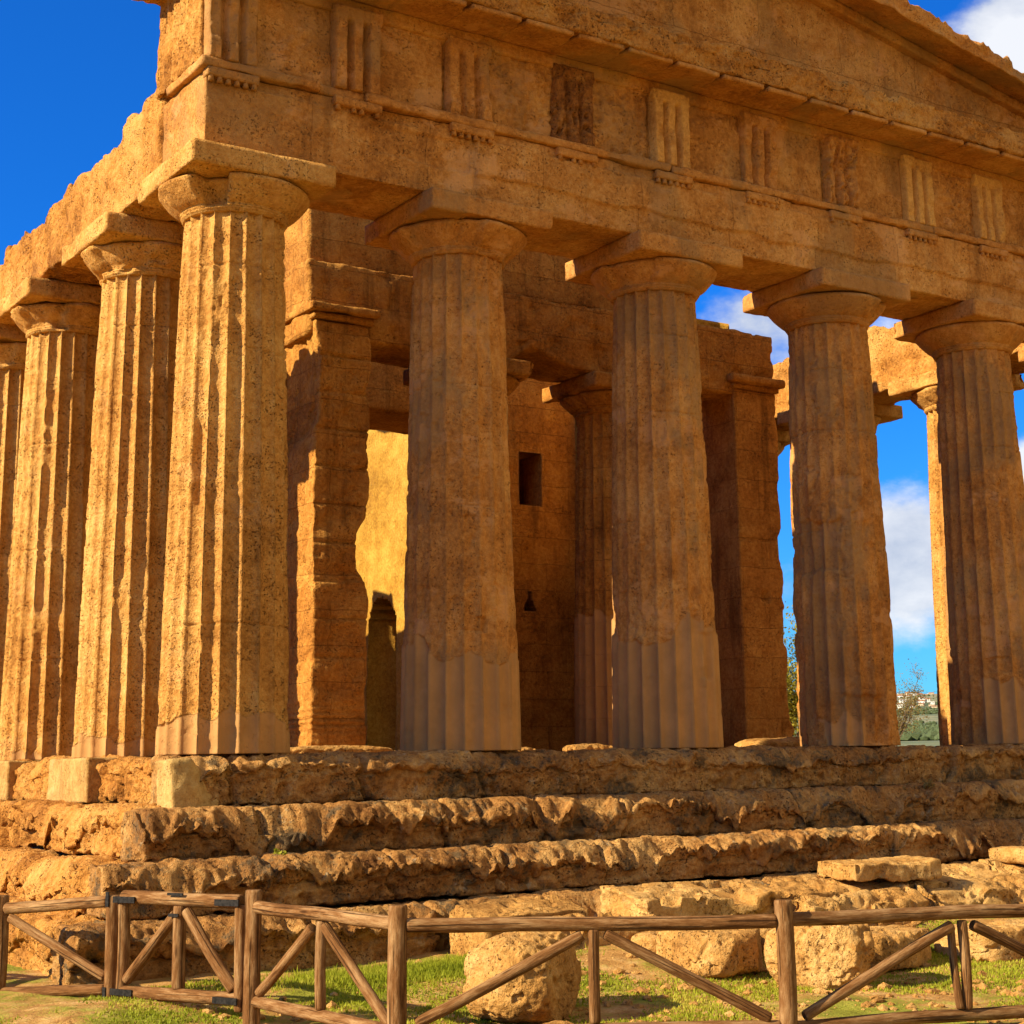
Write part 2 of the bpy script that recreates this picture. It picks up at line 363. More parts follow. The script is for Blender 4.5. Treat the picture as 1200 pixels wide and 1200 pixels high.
# ------------------------------------------------------------------ ground and hills
def ground_z(x, y):
    x = np.asarray(x, float); y = np.asarray(y, float)
    dx = np.maximum(np.maximum(-2.3-x, x-17.7), 0); dy = np.maximum(np.maximum(-2.7-y, y-41), 0)
    d = np.hypot(dx, dy)
    z = -2.0+.12*sstep(.5, 3.0, x)*(y < 20)-(.17+.10*sstep(.5, 3.0, x))*sstep(0.3, 2.8, d)
    # the meadow climbs gently to the north-west, towards the ridge
    far = np.hypot(x, y); dirv = (x*.72+y*.69)/np.maximum(far, 1e-3)
    z = z+sstep(18, 62, far)*2.45*sstep(.55, .9, dirv)
    P = np.stack([x, y, 0*x], -1)
    z = z+.035*fbm(P, .8, 4, .5, 5)+.012*fbm(P, 4.0, 3, .5, 9)*(d < 30)
    return z
def axis(lo, hi, fine0, fine1, st):
    a = np.arange(fine0, fine1, st); g = 1.25; L = [fine0]; R_ = [fine1]; dl = st
    while L[-1] > lo: dl *= g; L.append(L[-1]-dl)
    dl = st
    while R_[-1] < hi: dl *= g; R_.append(R_[-1]+dl)
    return np.concatenate([np.array(L[:0:-1]), a, np.array(R_)])
gx = axis(-6000, 6000, -7, 15, .06); gy = axis(-6000, 6000, -12, -1.5, .06)
X, Y = np.meshgrid(gx, gy, indexing='ij')
g_o = obj('ground', quads_mesh('ground', np.stack([X, Y, ground_z(X, Y)], -1).reshape(-1, 3), grid_quads(len(gx), len(gy))), M['ground'])
tag(g_o, 'dry ochre soil with thin short turf in front of the temple', None, None, 'structure'); 

az = np.radians(np.linspace(0, 110, 200)); rr = np.geomspace(75, 4600, 110)
A, RR = np.meshgrid(az, rr, indexing='ij')
HX, HY = CAM.x+RR*np.sin(A), CAM.y+RR*np.cos(A)
prof = .0075+.026*sstep(150, 3500, RR)
prof = prof*np.clip(1.25-RR/14000, 0, 1)
HP = np.stack([HX, HY, 0*HX], -1)
edge = sstep(R(0), R(16), A)*(1-sstep(R(92), R(110), A))
fadeback = 1-sstep(3700, 4600, RR)
HZ = -.14+RR*prof*(1+.16*fbm(HP, 1/420, 4, .5, 33)*sstep(200, 900, RR))*edge*fadeback-2.2*(1-edge)-2.2*(1-fadeback)-1.5*(1-sstep(75, 110, RR))
def hill_z(a, r):
    ia = np.clip((np.degrees(a)/110*199), 0, 198.99); ir = np.clip(np.interp(r, rr, np.arange(110)), 0, 108.99)
    i, j = int(ia), int(ir); fa, fr = ia-i, ir-j
    return (HZ[i, j]*(1-fa)+HZ[i+1, j]*fa)*(1-fr)+(HZ[i, j+1]*(1-fa)+HZ[i+1, j+1]*fa)*fr
h_o = obj('hill', quads_mesh('hill', np.stack([HX, HY, HZ], -1).reshape(-1, 3), grid_quads(200, 110)[:, ::-1]), M['hill'])
tag(h_o, 'green scrub hillside rising to the distant hilltop town', None, None, 'structure')

# ------------------------------------------------------------------ temple
temple = thing('temple', 'ruined honey coloured Doric stone temple with fluted columns, triglyph frieze and pediment', 'temple', (0, 0, 0))
FXs = [0, 3.0, 6.1, 9.3, 12.4, 15.4]
FYs = [0, 2.82, 6.02, 8.62, 11.6, 14.5, 17.6, 20.7]          # south flank
FYn = [0, 3.02, 6.07, 8.98, 12.15, 15.35, 18.55, 21.75]      # north flank
Z_NECK, Z_ECH, Z_SOF, Z_TAE0, Z_FR, Z_FRT = 5.98, 6.345, 6.61, 7.55, 7.67, 8.72

def shaft_mesh(seed, h=Z_NECK, rb=.708, rtp=.578, plaster=0.0, erode=.5, gouges=(), K=9, nz_=420, nfl=20, bumpamp=.012, phase=R(9), plaster_az=None):
    n = nfl*K; th = np.arange(n)/n*2*math.pi+phase; z = np.linspace(0, h, nz_)
    TH, Zz = np.meshgrid(th, z, indexing='ij'); t = Zz/h
    Rr = rb+(rtp-rb)*t+.014*np.sin(math.pi*t)
    ph = ((np.arange(n) % K)/K)[:, None]
    fl = (4*ph*(1-ph))**.75
    S = np.stack([np.cos(TH)*1.0, np.sin(TH)*1.0, Zz*.8], -1)+seed*13.7
    E = sstep(-.25, .55, fbm(S, 1.3, 4, .55, seed)+(erode-.5)*1.6)
    edgeP = plaster+.16*fbm(S, 2.5, 3, .5, seed+7)+.25*fbm(S, .9, 2, .5, seed+8)
    P = sstep(.02, -.02, Zz-edgeP) if plaster > 0 else 0*Zz
    if plaster_az is not None:
        da = np.abs((TH-plaster_az[0]+math.pi) % (2*math.pi)-math.pi); P = P*sstep(plaster_az[1]+.05, plaster_az[1], da+.06*fbm(S, 5, 2, .5, seed))
    E = E*(1-P)
    depth = .080*(Rr/rb)*fl
    r = Rr-depth*(1-.60*E)-E*.016
    r = r+(bumpamp*fbm(S, 5.0, 5, .6, seed+3)*(.35+E)+.010*fbm(S, 1.1, 2, .5, seed+4))*(1-.85*P)
    r = r-.022*sstep(.35, .75, fbm(S, 9, 2, .5, seed+5))*(.35+.65*E)
    ch = sstep(.42, .72, fbm(S*np.array([1, 1, .6]), 3.0, 3, .5, seed+11)); r = r-ch*(1-fl)*.034*(1-P)   # chipped arrises
    for zj in (1.42, 2.92, 4.38, 5.35):
        r = r-.020*np.exp(-((Zz-zj-.07*math.sin(seed*5+zj*9)-.008*np.sin(TH*3+seed))/.010)**2)*(1-P)*sstep(-.5, .3, fbm(S, 1.0, 2, .5, seed+15))
    r = r+P*.012
    for (ga, gz, gw, gh, gd) in gouges:
        da = np.abs((TH-ga+math.pi) % (2*math.pi)-math.pi)
        m = sstep(1.0, .86, np.maximum(da/gw, np.abs(Zz-gz)/gh)+.18*fbm(S, 4, 3, .5, seed+21)); r = r-gd*m
    r = np.where(t > .985, r-.018*sstep(.985, 1, t)*0, r)
    V = np.stack([r*np.cos(TH), r*np.sin(TH), Zz], -1).reshape(-1, 3)
    V = np.concatenate([V, [[0, 0, 0], [0, 0, h]]]); nb = n*nz_
    i = np.arange(n); T = np.concatenate([np.stack([i*0+nb, (i+1) % n*nz_, i*nz_], 1), np.stack([i*0+nb+1, i*nz_+nz_-1, (i+1) % n*nz_+nz_-1], 1)])
    return quads_mesh('column', V, grid_quads(n, nz_, 0, True), T, True, {'plaster': np.concatenate([P.ravel(), [0, 0]])})
def capital_mesh(seed, z0=Z_NECK, z1=Z_ECH, r0=.585, r1=.865, rough=.012, gouges=()):
    prof = [(r0-.03, z0-.004), (r0, z0+.0), (r0+.004, z0+.025), (r0+.018, z0+.03), (r0+.02, z0+.045), (r0+.016, z0+.05), (r0+.034, z0+.055), (r0+.036, z0+.07), (r0+.03, z0+.075)]
    for t in np.linspace(0.05, 1, 16):
        prof.append((r0+.03+(r1-r0-.03)*(t**.92), z0+.08+(z1-z0-.13)*(t**1.25)))
    for t in np.linspace(.2, 1, 5): prof.append((r1-.045*(1-math.cos(t*math.pi/2)), z1-.05+.05*math.sin(t*math.pi/2)))
    prof = np.array(prof); n = 120; m = len(prof); th = np.arange(n)/n*2*math.pi
    TH, J = np.meshgrid(th, np.arange(m), indexing='ij'); Rr = prof[J, 0]; Zz = prof[J, 1]
    S = np.stack([np.cos(TH)*Rr, np.sin(TH)*Rr, Zz], -1)+seed*7.1
    w = sstep(0, 6, J)
    r = Rr+w*(rough*fbm(S, 4, 5, .6, seed)-.05*sstep(.35, .75, fbm(S, 1.7, 3, .5, seed+2))*rough/.012)
    zz = Zz.copy()
    for (ga, gw, gd) in gouges:
        da = np.abs((TH-ga+math.pi) % (2*math.pi)-math.pi)
        mk = sstep(1.0, .75, da/gw+.25*fbm(S, 4, 3, .5, seed+31)); r = r-gd*mk*sstep(4, 14, J)
    V = np.stack([r*np.cos(TH), r*np.sin(TH), zz], -1).reshape(-1, 3); nb = n*m
    V = np.concatenate([V, [[0, 0, z0], [0, 0, z1]]]); i = np.arange(n)
    T = np.concatenate([np.stack([i*0+nb, (i+1) % n*m, i*m], 1), np.stack([i*0+nb+1, i*m+m-1, (i+1) % n*m+m-1], 1)])
    return quads_mesh('capital', V, grid_quads(n, m, 0, True), T)
def abacus_mesh(seed, hw=.87, z0=Z_ECH+.003, z1=Z_SOF-.003, rough=.010, chip=.06):
    V, N, Q = box_surface(-hw, hw, -hw, hw, z0, z1, .04, .02)
    S = V+seed*5.3
    d = rough*fbm(S, 4, 5, .6, seed)
    c = (np.abs(V[:, 0]) > hw-.1).astype(float)+(np.abs(V[:, 1]) > hw-.1)
    d = d-chip*sstep(.2, .7, fbm(S, 1.6, 4, .5, seed+3))*(.4+.6*(c > 1))
    V2 = V+N*d[:, None]; V2[:, 2] = np.where(N[:, 2] > .5, z1, V2[:, 2])
    return quads_mesh('abacus', V2, Q)

def column(x, y, sm, cm_, am, mat, label=None, z0=0.0):
    o = obj('column', sm, mat, temple, label); o.location = (x, y, z0)
    c = obj('capital', cm_, mat, o); a = obj('abacus', am, mat, o)
    return o
pi = math.pi
# six columns of the front, each weathered in its own way
cm_az = lambda x, y: math.atan2(CAM.y-y, CAM.x-x)   # bearing from a column towards the visitor's path
specs = [
    dict(seed=1, plaster=.34, erode=.30, bumpamp=.010, K=12, nz_=460, gouges=[(R(215), 3.1, .09, .5, .03)]),
    dict(seed=2, plaster=1.02, erode=.66, gouges=[(R(262), 1.45, .10, .10, .045), (R(250), 2.5, .2, .25, .02)]),
    dict(seed=3, plaster=1.42, erode=.62, gouges=[(R(285), 1.15, .16, .30, .03)]),
    dict(seed=4, plaster=.42, erode=.58, plaster_az=(R(222), .42), gouges=[(R(200), 2.75, .55, .40, .05), (R(250), .35, .5, .35, .05)]),
    dict(seed=5, plaster=.9, erode=.5, plaster_az=(R(235), .5), gouges=[(R(225), 1.15, .3, .12, .03)]),
    dict(seed=6, plaster=.5, erode=.5)]
capg = [[(R(195), .42, -.03), (R(228), .22, .20)], [(R(215), .5, .05), (R(250), .25, .07)], [(R(210), .55, .07)], [(R(300), .18, .09)], [], []]
for i, x in enumerate(FXs):
    column(x, 0, shaft_mesh(**specs[i]), capital_mesh(10+i, gouges=capg[i], rough=.014 if i < 3 else .008), abacus_mesh(20+i), M['facade'] if i else M['stone'],
           ['corner fluted column with sunlit rough left side', None, 'third column, lower part refaced in smooth pale plaster', 'fluted column with a large scar on its left side', None, None][i])
# flank columns share three weathered meshes
kinds = []
for k in range(3):
    kinds.append((shaft_mesh(seed=30+k, plaster=[.25, .15, 0][k], erode=[.16, .22, .34][k], bumpamp=.008), capital_mesh(40+k, rough=.03, gouges=[(R(225), .5, .08), (R(150), .5, .05)]), abacus_mesh(50+k, chip=.12, rough=.02)))
for j, (y, yn) in enumerate(zip(FYs[1:], FYn[1:])):
    column(0, y, *kinds[j % 3], M['stone'])
    column(15.4, yn, *kinds[(j+1) % 3], M['stone'])
# restored pale plinths below the south-flank columns
for j, y in enumerate(FYs[1:]):
    stone('plinth_block', (-.80, .70, y-.74, y+.74, -.52, -.004), M['pale'], temple, res=.03, r=.012, seed=60+j, amp=.014, scale=5, low=.01, pit=.012, pits=6)

# --- stepped base -------------------------------------------------
def course_fn(depth_axis, front, z0, z1, seed, under=.08, nose=.14, strata=.03, block=1.45, inset=0.0):
    def fn(V2, V, N):
        s = V[:, 1-depth_axis]; dd = V[:, depth_axis]-front           # >0 going into the temple
        h = (V[:, 2]-z0)/(z1-z0); P = V
        sw = s+.10*fbm(np.stack([h*2, s*.5, s*0], -1), 1.0, 2, .5, seed+20)+.55*vnoise(np.stack([s*.42, s*0+seed, s*0+.3], -1), seed+22)
        b = np.floor(sw/block+seed*.37); fs = sw/block+seed*.37-b
        rnd = lambda k: vnoise(np.stack([b*3.7+seed+.5, b*0+k+.5, b*0+.5], -1), seed+k)*1.6
        joint = np.exp(-((np.minimum(fs, 1-fs))*block/.03)**2)
        face = sstep(.55, .0, dd); er = np.clip(.5+.6*fbm(P, 1.0, 3, .5, seed+2), 0, 1.3)
        lump = np.abs(fbm(P*np.array([1, 1.0, 1.9]), .95, 5, .62, seed+4))
        lump2 = np.abs(fbm(np.stack([s*1.0+h*.4, dd, s*0+seed*2.7], -1), 5.0, 4, .6, seed+5))
        drop = nose*.95*sstep(.26, .0, dd)*(.10+2.3*lump+.3*lump2+.3*er+.3*rnd(1))*sstep(.38, 1.0, h)
        V2[:, 2] -= drop+.05*joint*h
        V2[:, 2] += .05*sstep(.25, 0.6, dd)*sstep(.9, 1, h)*rnd(2)*.5
        hollow = under*1.15*sstep(.95, .70, h)*np.clip(.45+.5*er+.5*rnd(3), 0.1, 2)
        inw = hollow+.06*rnd(4)+joint*.12*np.clip(.6+rnd(5), 0, 1.6)+inset+under*.5*sstep(.45, 1.2, er)*sstep(.5, .9, h)
        Q3 = np.stack([s, h*(z1-z0)*1.25, P[:, depth_axis]*.5], -1)
        bed = fbm(np.stack([s*.9+h*.9, h*3.2-s*.8, P[:, depth_axis]], -1), 1.6, 5, .6, seed+6)          # slanting bedding planes
        pock = sstep(.50, .18, cell(Q3*5.5+.4*fbm(Q3, 5, 2, .5, seed+14)[:, None], seed+7)); pock2 = sstep(.48, .2, cell(Q3*13, seed+9))
        m = np.clip(.4+fbm(Q3, 1.1, 3, .5, seed+12), 0, 1)
        inw = inw+strata*bed+m*(.055*pock+.022*pock2)+.016*fbm(Q3, 9, 4, .65, seed+13)
        V2[:, depth_axis] += face*inw
        V2[:, 2] += (.018*fbm(P, 8, 4, .65, seed+11)-.05*sstep(.5, .15, cell(P*6.5, seed+15))*np.clip(.5+fbm(P, 1.5, 2, .5, seed+16), 0, 1))*sstep(.5, .9, h)
        return V2
    return fn
XE = 17.6
def course(e_out, e_in, z0, z1, seed, nose, under, strata, mat, label=None, inset=0.0, fres=.022, flankinset=0.0):
    V, Q = rough_box(-e_out, 15.4+e_out, -e_out, -e_in, z0, z1, res=(fres, .025, .02), r=.04, seed=seed, amp=.016, scale=3.6, low=.02, lows=.9, pit=.02, pits=8, holes=.04, holesc=8,
                     fn=course_fn(1, -e_out, z0, z1, seed, under, nose, strata, inset=inset))
    obj('step', quads_mesh('step', V, Q), mat, temple, label)
    V, Q = rough_box(-e_out, -e_in, -e_in+.012, 26.0, z0, z1, res=(.04, .032, .025), r=.07, seed=seed+5, amp=.040, scale=3.4, low=.05, lows=.8, pit=.03, pits=7, holes=.05, holesc=7,
                     fn=course_fn(0, -e_out, z0, z1, seed+5, under*.6, nose*1.1, strata*.6, inset=flankinset))
    obj('step', quads_mesh('step', V, Q), M['rough'], temple)
    V, Q = rough_box(15.4+e_in, 15.4+e_out, -e_in+.012, 26.0, z0, z1, res=.12, r=.08, seed=seed+9, amp=.03, scale=2.5)
    obj('step', quads_mesh('step', V, Q), M['rough'], temple)
course(.88, .20, -.535, -.015, 100, .10, .07, .02, M['step'], 'topmost eroded step carrying the columns', flankinset=.16)
course(1.36, .70, -1.03, -.52, 110, .22, .085, .035, M['step'])
course(1.86, 1.2, -1.50, -1.01, 120, .22, .095, .045, M['step'])
course(2.30, 1.7, -2.25, -1.50, 130, .16, .14, .05, M['step'], 'lowest foundation course with dark hollows')
# paved floor of the peristyle and the naos
V, Q = rough_box(-.19, 15.59, -.19, 26, -.6, -.02, res=(.12, .12, .3), r=.02, seed=140, amp=.012, scale=1.5, low=.02)
obj('floor', quads_mesh('floor', V, Q), M['block'], temple)
# pale mortar repair at the corner under the first column
def cornerfill(V2, V, N):
    t = (V[:, 2]+.56)/.5; k = sstep(-.3, -.9, V[:, 0])
    V2[:, 1] += .10*t+.10*sstep(.35, .9, (V[:, 0]+.95)/.6); V2[:, 2] -= .36*sstep(-.72, -.36, V[:, 0]+.1*fbm(V, 3, 3, .5, 152))*np.clip(t, 0, 1)
    return V2
stone('mortar_patch', (-.93, -.36, -.945, -.5, -.58, -.05), M['pale'], temple, res=.025, r=.04, seed=150, amp=.022, scale=4, low=.02, fn=cornerfill)

# --- entablature --------------------------------------------------
def arch_fn(V2, V, N):
    f = sstep(-.4, -.8, N[:, 1]); x, z = V[:, 0], V[:, 2]
    j = fbm(V*np.array([1, 0, 1]), 2.2, 3, .5, 201)
    e0 = np.clip(.35+1.2*fbm(V*np.array([1, 0, 1]), 1.7, 3, .5, 207), 0, 1); V2[:, 1] += f*.055*e0*sstep(7.405, 7.425, z+.015*j)
    V2[:, 1] -= f*.042*sstep(2.85, 2.89, x+.03*j)*sstep(6.93, 6.96, z+.05*j)
    V2[:, 1] += f*.030*sstep(1.42, 1.47, x+.03*j)*sstep(2.80, 2.77, x)*sstep(6.95, 7.0, z+.04*j)*sstep(7.36, 7.32, z)
    V2[:, 1] += f*.02*sstep(.25, .7, fbm(V, .9, 3, .5, 205))
    for xj in (1.35, 2.86, 4.55, 7.7, 10.85, 13.9):
        V2[:, 1] += f*.014*np.exp(-((x-xj-.02*np.sin(z*9))/.014)**2)
    return V2
arch = stone('architrave', (-.66, 16.06, -.66, .66, Z_SOF, Z_TAE0), M['entab'], temple, res=(.02, .06, .018), r=.02, seed=200, amp=.009, scale=3.5, low=.012, pit=.012, pits=6, fn=arch_fn)
for (a_, b_) in ((-.73, .72), (1.33, 5.9), (5.902, 10.9), (10.902, 16.13)):
    stone('taenia', (a_, b_, -.735, .4, Z_TAE0+.001, Z_FR-.001), M['facade'], arch, res=.04, r=.015, seed=210+int(a_*3+9), amp=.012, scale=4, low=.012, pit=.02, pits=4)
stone('taenia', (.722, 1.328, -.668, .4, Z_TAE0+.001, Z_FR-.001), M['facade'], arch, 'worn taenia stretch broken off flush with the architrave', res=.04, r=.012, seed=219, amp=.012, scale=4)
TRI = [-.35+1.575*k for k in range(11)]
def regula(xc, seed, broken=False):
    mb = MB()
    V, Q = rough_box(xc-.31, xc+.31, -.732, -.58, Z_TAE0-.105, Z_TAE0-.001, res=.03, r=.008, seed=seed, amp=.008, scale=5); mb.add(V, Q)
    for k in range(6):
        if broken and k in (1, 4): continue
        x = xc-.26+k*.104; n = 10; th = np.arange(n)/n*2*pi
        ring = lambda r, z: np.stack([x+r*np.cos(th), -.695+r*np.sin(th), th*0+z], 1)
        V = np.concatenate([ring(.028, Z_TAE0-.102), ring(.036, Z_TAE0-.165), [[x, -.695, Z_TAE0-.166]]])
        i = np.arange(n); mb.add(V, np.stack([i, i+n, (i+1) % n+n, (i+1) % n], 1), np.stack([i+n, i*0+2*n, (i+1) % n+n], 1))
    mb.build('regula', M['facade'], arch)
for k, x in enumerate(TRI): regula(x, 230+k, k in (1, 3, 6))
# frieze backing with metopes, triglyphs proud of it
def fr_fn(V2, V, N):
    f = sstep(-.4, -.8, N[:, 1]); x, z = V[:, 0], V[:, 2]
    m = sstep(.15, .3, fbm(V*np.array([1, 0, 1]), 1.1, 5, .6, 251)); V2[:, 1] += f*m*.03
    for xc in TRI: V2[:, 1] += f*.085*sstep(.312, .290, np.abs(x-xc))*sstep(Z_FR+.0, Z_FR+.03, z)*sstep(Z_FRT-.012, Z_FRT-.04, z)
    for xc in TRI[2:8:2]: V2[:, 1] += f*.10*np.exp(-((x-xc+.335+.01*fbm(V, 5, 2, .5, 256))/.016)**2)*(z < Z_FRT-.1)
    worn = sstep(3.0, 3.15, x)*sstep(5.7, 5.5, x); V2[:, 1] += f*worn*(.05*np.abs(fbm(V, 3.5, 5, .6, 253))+.035*sstep(.5, .15, cell(V*9, 257)))
    worn = sstep(11.2, 11.4, x)*sstep(12.1, 11.9, x); V2[:, 1] += f*worn*(.05*np.abs(fbm(V, 6, 4, .6, 254))+.03*sstep(.5, .15, cell(V*9, 258)))
    return V2
fri = stone('frieze', (-.63, 16.03, -.625, .78, Z_FR, Z_FRT), M['entab'], temple, res=(.022, .06, .022), r=.02, seed=250, amp=.010, scale=3.5, low=.010, pit=.012, pits=7, fn=fr_fn)
def triglyph(xc, seed, worn, mat='facade', label=None):
    w = .315; zs = np.linspace(Z_FR+.002, Z_FRT-.01, 46); xs = np.linspace(-w, w, 64)
    XX, ZZ = np.meshgrid(xs, zs, indexing='ij'); t = (XX+w)/(2*w)
    gr = np.zeros_like(t)
    for c, hw in ((0, .05), (1/3, .085), (2/3, .085), (1, .05)):
        gr = np.maximum(gr, np.clip(1-np.abs(t-c)/hw, 0, 1))
    gr = gr*sstep(Z_FRT-.15, Z_FRT-.19, ZZ)
    S = np.stack([XX+xc, ZZ*0, ZZ], -1); e = sstep(.0, .6, fbm(S, 2.2, 4, .55, seed)+worn-.3)
    y = -.730+.125*gr*(1-.40*e)+e*(.030+.05*worn)+.012*fbm(S, 6, 4, .6, seed+1)+.03*sstep(.3, .7, fbm(S, 9, 3, .5, seed+2))*worn
    if worn > .6: y = y-.04+.085*sstep(.55, .2, cell(S*np.array([13, 1, 9]), seed+5))*sstep(-.2, .2, fbm(S, 2, 2, .5, seed+6))+.03*np.abs(fbm(S, 7, 3, .6, seed+7))
    y = np.minimum(y, -.575)
    front = np.stack([XX+xc, y, ZZ], -1); n, m = t.shape
    back = front.copy(); back[..., 1] = -.555
    V = np.concatenate([front.reshape(-1, 3), back.reshape(-1, 3)]); q = grid_quads(n, m); off = n*m
    sides = []
    for arr in (np.arange(m), np.arange(m)[::-1]+(n-1)*m):
        sides.append(np.stack([arr[:-1], arr[1:], arr[1:]+off, arr[:-1]+off], 1))
    for arr in (np.arange(n)[::-1]*m, np.arange(n)*m+m-1):
        sides.append(np.stack([arr[:-1], arr[1:], arr[1:]+off, arr[:-1]+off], 1))
    return obj('triglyph', quads_mesh('triglyph', V, np.concatenate([q]+sides)), M[mat], fri, label)
for k, x in enumerate(TRI): triglyph(x, 260+k*4, [.35, .15, .55, .95, .1, .35, .8, .15, .2, .4, .2][k], {3: 'tri_dark', 4: 'tri_pale', 7: 'tri_pale', 8: 'tri_pale'}.get(k, 'facade'), {3: 'dark honeycombed triglyph', 4: 'pale crisp triglyph'}.get(k))
# corner triglyph on the south return, rough
def corner_fn(V2, V, N):
    V2[:, 0] -= .02*sstep(-.5, -.9, N[:, 0])*np.sin(V[:, 1]*30)
    V2[:, 1] -= .25*sstep(.4, .9, N[:, 1])*np.clip(fbm(V, 1.6, 3, .5, 290), -.2, 1)
    return V2
stone('corner_frieze_block', (-.70, -.635, -.60, .80, Z_FR+.01, 9.20), M['rough'], temple, res=.03, r=.02, seed=291, amp=.03, scale=3.4, low=.02, pit=.03, pits=6, fn=corner_fn)
# geison with mutules
def gei_fn(V2, V, N):
    y = V[:, 1]; fr = sstep(-.55, -1.3, y)
    V2[:, 2] -= .06*fr*(V[:, 2] < 8.95)*0
    edge = sstep(-1.2, -1.36, y); e = np.abs(fbm(V, 1.8, 4, .55, 301))
    V2[:, 1] += edge*.10*e; V2[:, 2] -= edge*.08*e*(V[:, 2] > 9.1)
    for xj in np.arange(-.6, 16.5, .80): V2[:, 1] += edge*.02*np.exp(-((V[:, 0]-xj)/.018)**2)
    return V2
gei = stone('geison', (-1.05, 16.5, -1.37, .80, 8.86, 9.27), M['rough'], temple, res=(.03, .05, .03), r=.025, seed=300, amp=.022, scale=4, low=.018, pit=.03, pits=6, fn=gei_fn)
def mutule(xc, seed):
    V, N, Q = box_surface(xc-.350, xc+.350, -1.315, -.66, 8.795, 8.858, .04, .002)
    V2 = V.copy(); V2[:, 0] = xc+(V[:, 0]-xc)*(1+.1245*sstep(-1.22, -1.13, V[:, 1])); V2[:, 2] += np.where(N[:, 2] < 0, .045*(V[:, 1]+1.3), 0)
    V2 = V2+np.array([0, .3, 1])*(.009*fbm(V2, 4, 4, .5, 318)+.012*fbm(V2, 1.2, 3, .5, 319))[:, None]
    obj('mutule', quads_mesh('mutule', V2, Q), M['facade'], gei)
for k in range(21): mutule(TRI[0]+.7875*k, 320+k)
stone('frieze_crown', (-.66, 16.06, -.655, .7, Z_FRT-.07, Z_FRT+.14), M['facade'], fri, res=(.06, .06, .04), r=.015, seed=345, amp=.01, scale=3)
# pediment
APX, APZ, SLOPE = 7.7, 10.99, .182
def zfront(x): return APZ-SLOPE*np.abs(x-APX)
V, N, Q = box_surface(-.3, 15.7, -.62, .3, 0, 1, (.06, .06, .02), .004)
top = zfront(V[:, 0])+.20-9.25; P3 = V.copy(); P3[:, 2] = 9.25+V[:, 2]*np.maximum(top, .02)
d = .010*fbm(P3, 3.2, 5, .55, 350)+.015*fbm(P3, .8, 3, .5, 351)-.015*sstep(.3, .6, fbm(P3, 5, 3, .5, 352))
for xj, za, zb in ((8.1, 9.2, 9.9), (9.6, 9.2, 10.0), (6.4, 9.2, 10.3), (11.0, 9.2, 10), (4.9, 9.2, 10)):
    d = d-.02*np.exp(-((P3[:, 0]-xj)/.015)**2)*(P3[:, 2] > za)*(P3[:, 2] < zb)
d = d-.015*np.exp(-((P3[:, 2]-9.98)/.012)**2)
obj('tympanum', quads_mesh('tympanum', P3+N*d[:, None], Q), M['entab'], temple)
for sgn in (-1, 1):
    L = 8.75; V, N, Q = box_surface(0.001, L, -1.37, .35, 0, 1, (.045, .05, .05), .01)
    x, y, h = V[:, 0], V[:, 1], V[:, 2]
    und = np.where(y < -.7, (y+1.37)/.67*.14, .14); tp = .30-.05*sstep(-.9, -.2, y)
    P3 = np.stack([APX+sgn*x, y, APZ-SLOPE*x+und*(1-h)+h*tp], 1)
    e = np.abs(fbm(P3, 1.5, 4, .55, 360+sgn)); edge = sstep(-1.15, -1.36, y)
    e2 = sstep(.15, .6, fbm(P3, .7, 3, .5, 364))
    P3[:, 1] += edge*(.10*e+.10*e2); P3[:, 2] -= h*(.10*e+.12*e2)+h*.07*sstep(.2, .5, fbm(P3, 5, 3, .5, 363))
    P3 = P3+np.stack([0*x, .008*fbm(P3, 5, 3, .5, 366), .012*fbm(P3, 4, 4, .5, 365)], 1)
    if sgn < 0: Q = Q[:, ::-1]
    rk = obj('raking_cornice', quads_mesh('raking_cornice', P3, Q), M['facade'], temple)
    V, N, Q = box_surface(0.002, 8.0, -.76, -.58, 0, .16, (.06, .04, .04), .01)   # bed moulding under the slope
    P3 = np.stack([APX+sgn*V[:, 0], V[:, 1], APZ-SLOPE*V[:, 0]-.035+V[:, 2]], 1); P3 = P3+N*(.012*fbm(P3, 4, 4, .5, 370))[:, None]
    if sgn < 0: Q = Q[:, ::-1]
    obj('bed_moulding', quads_mesh('bed_moulding', P3, Q), M['facade'], rk)

# flank architraves with broken tops
def flank_fn(seed, top_fn, inner=1):
    def fn(V2, V, N):
        y, z = V[:, 1], V[:, 2]; h = (z-Z_SOF)/(7.70-Z_SOF)
        tz = top_fn(y)+.16*fbm(np.stack([y*1.0, V[:, 0]*.6, y*0], -1), 1.3, 4, .6, seed)+.10*sstep(.2, .5, fbm(np.stack([y, V[:, 0], y*0], -1), 2.6, 2, .5, seed+1))
        V2[:, 2] += sstep(.3, 1, h)*(tz-7.70)
        V2[:, 2] += sstep(.25, 0, h)*.05*np.clip(fbm(V, 1.2, 3, .5, seed+3), -.2, 1)
        for yj in FYs:
            V2[:, 0] += np.sign(V[:, 0]-V[:, 0].mean())*-.02*np.exp(-((y-yj-.1)/.02)**2)
        return V2
    return fn
def south_top(y): return np.interp(y, [0, .8, 1.2, 4, 8, 14, 30], [7.95, 7.85, 7.74, 7.62, 7.34, 7.3, 7.2])
stone('architrave', (-.68, .62, .672, 25, Z_SOF, 7.70), M['rough'], temple, 'flank architrave with jagged broken top', res=(.06, .035, .035), r=.05, seed=400, amp=.040, scale=2.8, low=.03, pit=.035, pits=6.5, fn=flank_fn(401, south_top))
def north_top(y): return np.interp(y, [0, 4, 5, 8, 14, 30], [7.75, 7.65, 7.75, 7.6, 7.5, 7.4])
